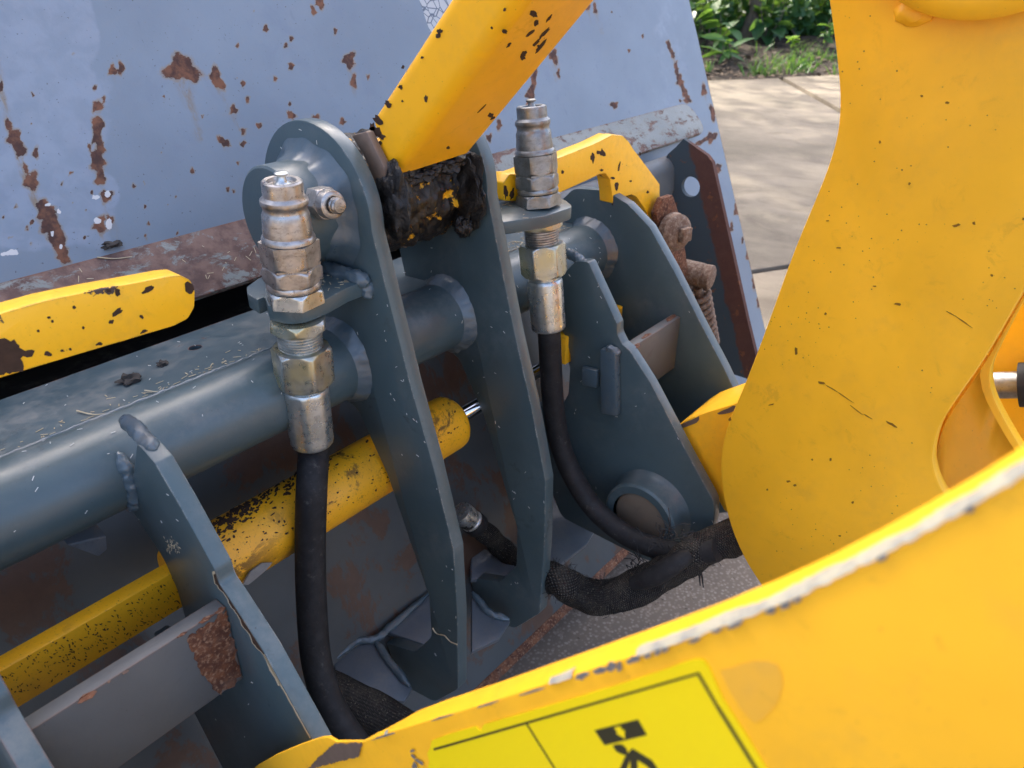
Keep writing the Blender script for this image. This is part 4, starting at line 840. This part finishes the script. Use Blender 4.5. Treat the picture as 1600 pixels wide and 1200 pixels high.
def decalP(name, polys, p0, n, mat, parent, th=.0004):
    n = V3(n)/np.linalg.norm(n)
    for pts in polys: part(name, prism([onP(u, v, p0, n)+n*.0001 for u, v in pts], tuple(n*th), 0), mat, parent)
m_mark = M('dirt_mark'); m_mark = m_mark.fin(m_mark.mix(m_mark.noise(200, 4), (.10, .05, .012), (.34, .17, .014)), .7, spec=.2)
FN = -ln_; FP = ln_*.283
decalP('paint_chip', [jagged(*a) for a in ((834, 22, 5, 6, -60), (838, 36, 3, 5, 20), (828, 52, 7, 2, -40), (850, 52, 12, 2, -45), (838, 66, 9, 2, -45), (846, 71, 14, 2.2, -48), (818, 84, 6, 4, -50), (817, 90, 4, 3, 0), (788, 48, 5, 3, 30), (768, 43, 2, 2, 0), (766, 180, 5, 4, 0), (770, 184, 4, 2, -40), (752, 170, 10, .8, -45), (842, 72, 3, 2, 0), (795, 70, 5, 1.5, -50), (858, 28, 8, 1.5, -50), (700, 230, 3, 2, 0))], FP, FN, m_chipb, link)
decalP('paint_chip', [jagged(a[0]+9, a[1]+3, *a[2:]) for a in ((678, 46, 4, 5, 20), (676, 53, 4, 3, 0), (617, 133, 3, 4, -50), (598, 160, 4, 6, -50), (657, 151, 2.5, 5, 0), (621, 102, 2.5, 3, 0), (651, 87, 2, 2, 0), (582, 185, 5, 9, -40), (578, 203, 10, 9, -50), (588, 211, 5, 4, 0), (573, 196, 4, 7, 0), (585, 220, 3, 4, 0), (620, 155, 1.5, 1.5, 0), (780, 12, 2, 3, 0))], V3((.5359, 0, 0)), -XA, m_chipb, link)
gf = NB()
def on_barrel(u, v):
    r = ray(u, v); a, b = r[1:], V3((CY, CZ)); A2 = a@a; B2 = a@b; C2 = b@b-(CR+.0002)**2; D2 = B2*B2-A2*C2
    if D2 <= 0: return None
    p = r*((B2-math.sqrt(D2))/A2); n = V3((0, *(p[1:]-b))); return p, n/np.linalg.norm(n)
for k in range(420):
    if k < 250: u = 325+abs(rng.normal())*75; t_ = abs(rng.normal())*16; a_, b2 = rng.uniform(1, 5), rng.uniform(.8, 2.2)
    else: u = rng.uniform(330, 715); t_ = rng.uniform(3, 95); a_, b2 = rng.uniform(.6, 2.4), rng.uniform(.5, 1.6)
    q = on_barrel(u, 816-.559*(u-329)+t_)
    if q is None or not .238 < q[0][0] < .638: continue
    add_prism(gf, [onP(uu, vv, q[0], q[1]) for uu, vv in jagged(u, 816-.559*(u-329)+t_, a_, b2, -30+rng.normal()*25, 8)], tuple(q[1]*.0004), 0)
for k in range(260):
    u = rng.uniform(0, 285); v = 1046-.54*u+rng.uniform(2, 62); P_ = V3((0, .60, 0))
    if not -.556 < onY(u, v, .60)[2] < -.513: continue
    add_prism(gf, [onY(uu, vv, .5999) for uu, vv in jagged(u, v, rng.uniform(.6, 3), rng.uniform(.4, 1.1), rng.choice([-30, 20, 60])+rng.normal()*15, 7)], (0, -.0003, 0), 0)
part('grime_flecks', gf, m_chipb, cyl, kind='stuff')
hooks = [o for o in COL.objects if o.name.startswith('locking_hook')]
decalY('paint_chip', [rough_poly([(-5, 530), (22, 530), (30, 543), (44, 547), (54, 548), (50, 557), (36, 556), (32, 560), (37, 572), (36, 580), (-5, 586)], 1.5)]+[jagged(*a) for a in ((170, 454, 4, 3, 0), (184, 456, 4, 6, 0), (231, 452, 11, 4, -35), (183, 488, 9, 4, -38), (174, 503, 4, 3, -30), (295, 448, 6, 11, -25), (116, 480, 3, 3, 0), (221, 495, 3, 3, 0), (76, 496, 3, 2, 0), (82, 502, 2, 2, 0), (225, 518, 6, 2.5, -25), (155, 537, 5, 3, -20), (75, 553, 5, 4, 0), (97, 548, 3, 2, 0), (110, 546, 2, 2, 0), (130, 512, 2, 2, 0), (60, 517, 2, 2, 0))], .6349, m_chipb, hooks[1])
decalY('paint_chip', [jagged(*a) for a in ((926, 246, 3, 8, -5), (941, 239, 5, 6, 0), (935, 238, 3, 3, 0), (967, 262, 1.6, 8, 12), (963, 291, 3, 6, 10), (879, 269, 2, 3, 0), (957, 278, 3, 2, 0), (1012, 300, 2, 2, 0), (800, 303, 3, 9, 10), (790, 300, 3, 10, 0), (962, 318, 7, 2.5, 0), (1000, 240, 1.5, 3, 0), (985, 283, 2, 1.5, 0), (940, 266, 3, 2, 0))], .6349, m_chipb, hooks[0])
decalP('paint_chip', [jagged(*a) for a in ((1283, 598, 6, 2.2, 20), (1403, 475, 6, 2, 5), (1205, 632, 5, .8, -10), (1395, 664, 10, 1.6, 30), (1355, 650, 8, .7, 30), (1320, 620, 16, .6, 35), (1300, 607, 10, .6, 30), (1340, 642, 12, .5, 38), (1505, 502, 14, .8, 35), (1486, 490, 8, .6, 30), (1480, 160, 3, 2.2, 0), (1440, 150, 2, 1.5, 0), (1375, 222, 1.5, 2.5, 0), (1421, 287, 2, 2, 0), (1495, 352, 6, 2.2, -10), (1522, 349, 2, 2.5, 0), (1293, 345, 3, 1, 0), (1550, 430, 2, 2, 0), (1600, 342, 3, 2, 0), (1310, 387, 4, 1, 0), (1367, 447, 3, 1, 0), (1290, 490, 2, 2, 0), (1232, 752, 3, 1.5, 0), (1242, 758, 2, 2, 0), (1332, 785, 2, 2, 0), (1312, 837, 1.8, 1.5, 0), (1298, 718, 2, 2, 0), (1269, 718, 1.5, 1.5, 0), (1141, 655, 2, 3, 0), (1199, 765, 1.5, 1.5, 0), (1244, 548, 2, 6, 0))], V3((CX, 0, 0)), -XA, m_mark, armf)
# long bare scar down the left rib's front edge
sc = [(300, 800), (312, 842), (322, 870), (330, 892), (336, 912), (343, 930), (352, 942), (360, 958), (368, 972), (380, 982), (392, 996), (404, 1012), (415, 1028)]
sc = [(a-1.5+rng.normal()*.8, b) for a, b in sc]+[(a+2+4.5*max(0, math.sin(i*1.35)), b-3) for i, (a, b) in enumerate(sc)][::-1]
ed = [(317, 857), (336, 892), (341, 910), (357, 934), (385, 976), (413, 1021), (440, 1070), (486, 1153)]
def along(P, n):
    d = np.cumsum([0]+[math.hypot(P[i+1][0]-P[i][0], P[i+1][1]-P[i][1]) for i in range(len(P)-1)]); t = np.linspace(0, d[-1], n)
    return list(zip(np.interp(t, d, [p[0] for p in P]), np.interp(t, d, [p[1] for p in P])))
ap = along(ed[1:7], 46); wv = [max(.6, 2.2+5.5*mnoise.noise(Vector((i*.16, 3, 0)))+1.2*mnoise.noise(Vector((i*.7, 8, 0)))) for i in range(46)]
decal('edge_scar', [[(u-.8, v) for u, v in ap]+[(u-2.2-w_, v+.6*w_) for (u, v), w_ in zip(ap, wv)][::-1]], .2124, m_straw, hitch, .0002)
decal('edge_scar', [[(u-.8, v) for u, v in ap[1:-12]]+[(u-1.0-w_, v+.6*w_) for (u, v), w_ in zip(ap[1:-12], wv[1:-12])][::-1]], .2121, m_chipb, hitch, .0002)
ap = along(ed[5:], 30); decal('edge_scar', [[(u-.6, v) for u, v in ap]+[(u-1.8-.8*mnoise.noise(Vector((i*.4, 1, 2))), v+.6) for i, (u, v) in enumerate(ap)][::-1]], .2124, m_straw, hitch, .0002)
decalP('rust_patch', [jagged(*a) for a in ((135, 1090, 15, 5, -30), (196, 1051, 6, 1.8, -30), (170, 1066, 3, 2, -30), (322, 968, 14, 3.5, -30), (345, 954, 8, 3.5, -30), (285, 992, 8, 2, -30))], V3((0, 0, -.488)), ZA, m_rust, hitch)
decalP('rust_patch', [jagged(*a) for a in ((1010, 525, 9, 2.5, -28), (1048, 497, 11, 3, -28), (995, 541, 6, 3, -28))], V3((0, 0, -.488)), ZA, m_rust, hitch)
decalY('rust_patch', [jagged(993, 546, 3, 7, 0), jagged(1004, 560, 2, 3, 0)], .4981, m_rust, hitch)
# ------------------------------------------------------------------ DEBRIS
def flecks(nm, label, spots, mat, l=(.003, .008), w_=.0005):
    bm = NB()
    for p, n in spots:
        a, b, c = basis(n); t = rng.uniform(0, 6.28); d = a*math.cos(t)+b*math.sin(t); e = np.cross(c, d); L_ = rng.uniform(*l); q = p+V3(n)*.0006
        add_prism(bm, [q-d*L_/2-e*w_*.5, q+d*L_/2-e*w_*.4, q+d*L_*.45+e*w_*.5, q-d*L_/2+e*w_*.5], tuple(V3(c)*w_*.6), 0)
    return part(nm, bm, mat, kind='stuff')
def in_poly(poly, y, z):
    c = False
    for i in range(len(poly)):
        a, b = poly[i-1], poly[i]
        if (a[1] > z) != (b[1] > z) and y < (b[0]-a[0])*(z-a[1])/(b[1]-a[1])+a[0]: c = not c
    return c
sp_ = []
for P, x, n in ((LUG, .4914, 46), (LUG, .6693, 40), (R4P, .849, 30), (R1P, .2125, 24), (R5P, 1.002, 14)):
    k = 0
    while k < n:
        y, z = rng.uniform(.33, .79), rng.uniform(-.85, -.15)
        if in_poly(P, y, z): sp_.append((V3((x, y, z)), -XA)); k += 1
for i in range(60):
    x = rng.uniform(.08, .98); a = math.radians(rng.uniform(60, 190)); n = V3((0, math.cos(a), math.sin(a))); sp_.append((V3((x, TY, TZ))+n*TR, n))
for i in range(60): sp_.append((sh0+(sh1-sh0)*rng.random()+XA*rng.uniform(.05, .98), sn))
flecks('pale_flecks', '', sp_, m_fleck, (.0015, .0045), .0006)['label'] = 'pale dust flecks and tiny clippings on the hitch'
sp_ = [(sh0+(sh1-sh0)*abs(rng.normal()*.12)+XA*x, sn) for x in list(rng.uniform(.1, .45, 70))+list(rng.uniform(.72, .98, 260))]
sp_ += [(V3((rng.uniform(.41, .49), rng.uniform(.615, .68), -.302)), ZA) for _ in range(40)]
sp_ += [(V3((rng.uniform(.69, .80), rng.uniform(.58, .64), -.283)), ZA) for _ in range(14)]
for i in range(40): x = rng.uniform(.1, .7); sp_.append((V3((x, .8395, -.3587))+spd*rng.uniform(.2, .9)*spl, spn))
flecks('dry_clippings', '', sp_, m_straw, (.002, .009), .0007)['label'] = 'dry grass clippings and needles caught on the hitch and strip'
def needle(pts, r, label):
    return single('dry_needle', tube(smooth_path(pts, 5), lambda t: r*(1-.5*t), seg=6), m_straw, label, 'twig')
needle([onP(u, v, sh0+sn*.002, sn) for u, v in ((120, 642), (150, 648), (178, 642))], .0008, 'short straw lying along the joint of tube and shelf')
needle([onP(u, v, sh0+sn*.002, sn) for u, v in ((226, 610), (246, 612), (252, 606))], .0007, 'small bent straw by the shelf joint near the black clod')
stp = V3((0, .8395, -.3587))+spn*.0015
needle([onP(u, v, stp, spn) for u, v in ((152, 402), (180, 404), (206, 401))], .0008, 'pale needle lying on the rusty strip at upper left')
single('dry_root', tube(smooth_path([onX(u, v, .4900) for u, v in ((676, 981), (682, 990), (694, 993), (703, 1002), (714, 1007))], 5), .0009, seg=6, jit=.0005, jf=400), m_straw, 'frayed straw coloured root stuck low on the left lug plate', 'twig')
for u, v, r, lb in ((203, 597, .0085, 'larger black soil clod on the blue shelf'), (254, 571, .0050, 'smaller black soil clod on the shelf below the drilled hole')):
    p = onP(u, v, sh0, sn); single('soil_clod', blob(p+V3((0, 0, r*.35)), r, (1.1, 1, .6), u, .7, 3), m_soil, lb, 'clod')
p = onP(176, 385, stp, spn); single('soil_clod', blob(p+V3((0, 0, .003)), .008, (1.5, 1, .5), 9, .8, 3), m_soil, 'dark clod of soil resting on the rusty strip against the wall', 'clod')

# ------------------------------------------------------------------ PLANTS on the verge
def leaf_mat(name, a, b, tr=.35):
    m = M(name); c = m.mix(m.noise(3, 2), a, b); m.put(m.b.inputs['Base Color'], c); m.b.inputs['Roughness'].default_value = .45
    t = m.n('ShaderNodeBsdfTranslucent'); m.put(t.inputs[0], m.mix(.5, c, (.25, .40, .03))); x = m.n('ShaderNodeMixShader'); x.inputs[0].default_value = tr
    m.l(m.b.outputs[0], x.inputs[1]); m.l(t.outputs[0], x.inputs[2]); m.l(x.outputs[0], m.out.inputs[0]); return m.m
lm = [leaf_mat('leaf_deep', (.030, .095, .030), (.05, .14, .045)), leaf_mat('leaf_mid', (.05, .15, .035), (.08, .2, .05), .4), leaf_mat('leaf_bright', (.16, .30, .02), (.26, .40, .03), .5)]
def bark_mat():
    m = M('bark'); c = m.mix(m.noise(30, 6, .7, stretch=(1, 1, .25)), (.05, .04, .032), (.20, .165, .13)); return m.fin(c, .9, 0, m.bump(m.noise(40, 6, .7, stretch=(1, 1, .3)), .8, .01), .2)
m_bark = bark_mat()
def leaf_mesh(nm, l, w_, mat, curl=.15):
    bm = NB(); n = 6; L_ = []; C = []; Rr = []
    for k in range(n+1):
        t = k/n; ww = w_*math.sin(math.pi*min(1, t*.92+.06))**.8*(1-.25*t); y = l*t; z = -curl*l*t*t
        L_.append(bm.verts.new((-ww/2, y, z+.18*ww))); C.append(bm.verts.new((0, y, z))); Rr.append(bm.verts.new((ww/2, y, z+.18*ww)))
    for k in range(n): bm.faces.new((L_[k], C[k], C[k+1], L_[k+1])); bm.faces.new((C[k], Rr[k], Rr[k+1], C[k+1]))
    me = mesh_of(bm, nm, 80); me.materials.append(mat); return me
def shrub(a, b, h, n, l, wd, mi, label, spread=.35, round_=False):
    p0 = E0+eU*a+eW*b; base = V3((p0[0], p0[1], vz(a, b))); T = thing('leafy_shrub', label, 'shrub', base, 'shrubs along the verge')
    me = leaf_mesh('leaf', l, wd, lm[mi]); bm = NB(); tips = []
    for s in range(max(3, n//6)):
        d = V3((rng.normal()*spread, rng.normal()*spread, 1)); e = base+d*h*rng.uniform(.6, 1)/max(1, np.linalg.norm(d)*.9); mid = (base+e)/2+V3(rng.normal(size=3))*.06*h
        P = smooth_path([base, mid, e], 5); add_tube(bm, P, lambda t: .007*(1-.7*t), seg=6); tips += P[3:]
    part('stem', bm, m_bark, T)
    for k in range(n):
        p = tips[rng.integers(len(tips))]; o = bpy.data.objects.new('leaf', me); COL.objects.link(o); o.parent = T; o.matrix_parent_inverse = wm(T).inverted()
        s = rng.uniform(.6, 1.15); o.matrix_basis = Matrix.Translation((p[0], p[1], p[2]+H)) @ Matrix.Rotation(rng.uniform(0, 6.28), 4, 'Z') @ Matrix.Rotation(rng.uniform(-.7, .5), 4, 'X') @ Matrix.Rotation(rng.normal()*.4, 4, 'Y') @ Matrix.Diagonal((s, s, s, 1))
def at(u, b): # along-edge coordinate for a pixel column at depth b behind the slab edge
    lo, hi = -8, 8
    for _ in range(50):
        m_ = (lo+hi)/2; p = E0+eU*m_+eW*b; pu = proj((p[0], p[1], GZ+.3))[0]
        if pu < u: lo = m_
        else: hi = m_
    return lo
shrub(at(1085, 1.6), 1.6, .62, 26, .20, .15, 0, 'broad leaved deep green shrub right beside the bucket edge')
shrub(at(1120, 1.3), 1.3, .55, 24, .22, .16, 1, 'broad leaved shrub in front of the grey trunk')
shrub(at(1195, 1.7), 1.7, .60, 30, .20, .17, 0, 'round leaved dark green shrub right of the grey trunk')
shrub(at(1260, 2.4), 2.4, .95, 34, .16, .10, 2, 'sunlit yellow green shrub left of the yellow arm')
shrub(at(1178, 2.3), 2.3, 1.0, 34, .16, .11, 2, 'bright yellow green shrub behind the trunk')
shrub(at(1242, 1.0), 1.0, .20, 16, .10, .06, 2, 'small bright seedling on the bare soil')
shrub(at(1292, 1.3), 1.3, .40, 20, .15, .10, 1, 'green shrub at the foot of the yellow arm outline')
shrub(at(1130, .75), .75, .22, 14, .26, .10, 1, 'low plant with long pale leaves near the slab')
shrub(at(1350, 1.8), 1.8, .9, 30, .18, .12, 1, 'green shrub hidden mostly by the yellow arm')
shrub(at(1040, 1.9), 1.9, .9, 30, .2, .14, 0, 'deep green shrub mostly behind the bucket wall')
def tree(nm, a, b, h, r0, label, lean=(0, 0), crown=None, sig=.17, ncl=30):
    p0 = E0+eU*a+eW*b if crown else None
    base = V3((p0[0], p0[1], vz(a, b)-.05)); T = thing(nm, label, 'tree', base, 'trees behind the verge')
    top = base+V3((lean[0], lean[1], h)); P = smooth_path([base, base+(top-base)*.35+V3((.06, -.03, 0)), base+(top-base)*.7, top], 8)
    bm = NB(); add_tube(bm, P, lambda t: r0*(1-.6*t)*(1+.5*max(0, .06-t)/.06), seg=14, jit=r0*.3, jf=6)
    br = []
    for k in range(9):
        s = P[int(len(P)*rng.uniform(.45, .97))]; d = V3((rng.normal(), rng.normal(), rng.uniform(.2, .9))); d /= np.linalg.norm(d); e = s+d*rng.uniform(.6, 1.0)*crown[0]*.8
        Q = smooth_path([s, (s+e)/2+V3((0, 0, .12)), e], 5); add_tube(bm, Q, lambda t: r0*.35*(1-.8*t), seg=7); br += Q
    part('trunk', bm, m_bark, T)
    R, n = crown; cc = top+V3((0, 0, R*.25)); pts = []
    cl = [cc+V3(rng.normal(size=3))*R*V3((.55, .55, .38)) for _ in range(ncl)]+br[2::3]
    vv, ff = [], []
    for k in range(n):
        c = cl[rng.integers(len(cl))]+V3(rng.normal(size=3))*R*sig; d = V3(rng.normal(size=3)); d /= np.linalg.norm(d); e = V3(rng.normal(size=3)); e -= d*(d@e); e /= np.linalg.norm(e); s = rng.uniform(.05, .10); i = len(vv)
        vv += [c-d*s, c+e*s*.5, c+d*s, c-e*s*.5]; ff.append((i, i+1, i+2, i+3))
    me = bpy.data.meshes.new('crown'); me.from_pydata([tuple(v) for v in vv], [], ff); part('crown', me, lm[rng.integers(2)], T)
tree('tree', at(1168, 2.0), 2.0, 4.2, .075, 'grey trunked tree behind the shrubs next to the bucket', (.25, -.15), (1.5, 2600))
for (tx, ty), h, R, n, lb, nc in (((2.2, 4.75), 5.1, 1.7, 9000, 'unseen dense tree added behind the bucket to shade the loader', 90), ((4.3, 5.0), 4.2, 1.4, 1900, 'tree hidden behind the bucket, shading the near slab', 26), ((5.3, 6.5), 4.4, 1.6, 2300, 'tree hidden behind the bucket, shading the middle slab', 28), ((7.2, 7.0), 4.6, 1.7, 2500, 'tree behind the verge shading the far slabs', 28), ((9.6, 7.6), 4.6, 1.7, 2200, 'tree behind the verge above the picture', 28), ((11.4, 5.6), 4.8, 1.8, 3600, 'tree behind the verge hidden by the far arm', 30)):  # the dense first tree is added out of view to keep sun off the near arm
    d = V3((tx, ty, 0))-E0; tree('tree', d@eU, d@eW, h, .10, lb, (rng.normal()*.2, rng.normal()*.2), (R, n), ncl=nc)
# thicket: a mass of dark foliage further back
vv, ff = [], []
for k in range(16000):
    a, b = rng.uniform(-6, 6), rng.uniform(0, 1); b = 2.0+4*b*b; z = vz(a, b)+abs(rng.normal())*(.25+.22*(b-2))+.02; p0 = E0+eU*a+eW*b; c = V3((p0[0], p0[1], z))
    d = V3(rng.normal(size=3)); d /= np.linalg.norm(d); e = V3(rng.normal(size=3)); e -= d*(d@e); e /= np.linalg.norm(e); s = rng.uniform(.05, .12); i = len(vv); vv += [c-d*s, c+e*s*.55, c+d*s, c-e*s*.55]; ff.append((i, i+1, i+2, i+3))
me = bpy.data.meshes.new('thicket'); me.from_pydata([tuple(v) for v in vv], [], ff); o = part('thicket', me, lm[0], kind='stuff'); o['label'] = 'dark thicket of leaves behind the shrubs'
bm = NB()
for k in range(60):
    a, b = rng.uniform(-3, 3), rng.uniform(1.8, 4); p0 = E0+eU*a+eW*b; p = V3((p0[0], p0[1], vz(a, b))); d = V3((rng.normal()*.7, rng.normal()*.7, 1))*rng.uniform(.5, 1.3); add_tube(bm, smooth_path([p, p+d*.5+V3(rng.normal(size=3))*.1, p+d], 4), lambda t: .012*(1-.6*t), seg=6)
part('dead_branches', bm, m_bark, kind='stuff')['label'] = 'tangle of dead branches in the thicket'
# grass and litter
bm = NB()
for k in range(2600):
    a, b = rng.uniform(-2.6, 2.6), .12+abs(rng.normal())*.55; 
    if mnoise.noise(Vector((a*1.6, b*2.2, 4))) < -.05: continue
    p0 = E0+eU*a+eW*b; p = V3((p0[0], p0[1], vz(a, b)-.005)); l = rng.uniform(.05, .17); d = V3((rng.normal()*.5, rng.normal()*.5, 1)); sd_ = V3((rng.normal(), rng.normal(), 0)); sd_ /= np.linalg.norm(sd_); sd_ *= rng.uniform(.003, .008)
    q = [p-sd_, p+sd_, p+d*l*.6+sd_*.7, p+d*l+V3((d[0], d[1], -.5))*l*.3, p+d*l*.6-sd_*.7]; bm.faces.new([bm.verts.new(tuple(v)) for v in q])
part('grass', bm, lm[1], kind='stuff', smooth=80)['label'] = 'sparse green grass and weeds on the verge'
def litter(nm, n, mat, lbl, s=(.015, .05), zz=.012, amin=.0, blim=.6):
    bm = NB()
    for k in range(n):
        a, b = rng.uniform(-3, 3), amin+abs(rng.normal())*blim; p0 = E0+eU*a+eW*b; c = V3((p0[0], p0[1], (vz(a, b) if b > .02 else GZ+.06)+zz*rng.random())); d = V3((rng.normal(), rng.normal(), rng.normal()*.25)); d /= np.linalg.norm(d); e = np.cross(d, ZA+V3(rng.normal(size=3))*.3); e /= np.linalg.norm(e); q = rng.uniform(*s)
        bm.faces.new([bm.verts.new(tuple(v)) for v in (c-d*q, c+e*q*.45, c+d*q, c-e*q*.45)])
    part(nm, bm, mat, kind='stuff')['label'] = lbl
m_lit = M('dead_leaf'); m_lit = m_lit.fin(m_lit.mix(m_lit.noise(5, 3), (.05, .035, .025), (.26, .18, .11)), .85)
litter('leaf_litter', 1500, m_lit, 'brown dead leaves and twigs scattered along the verge')
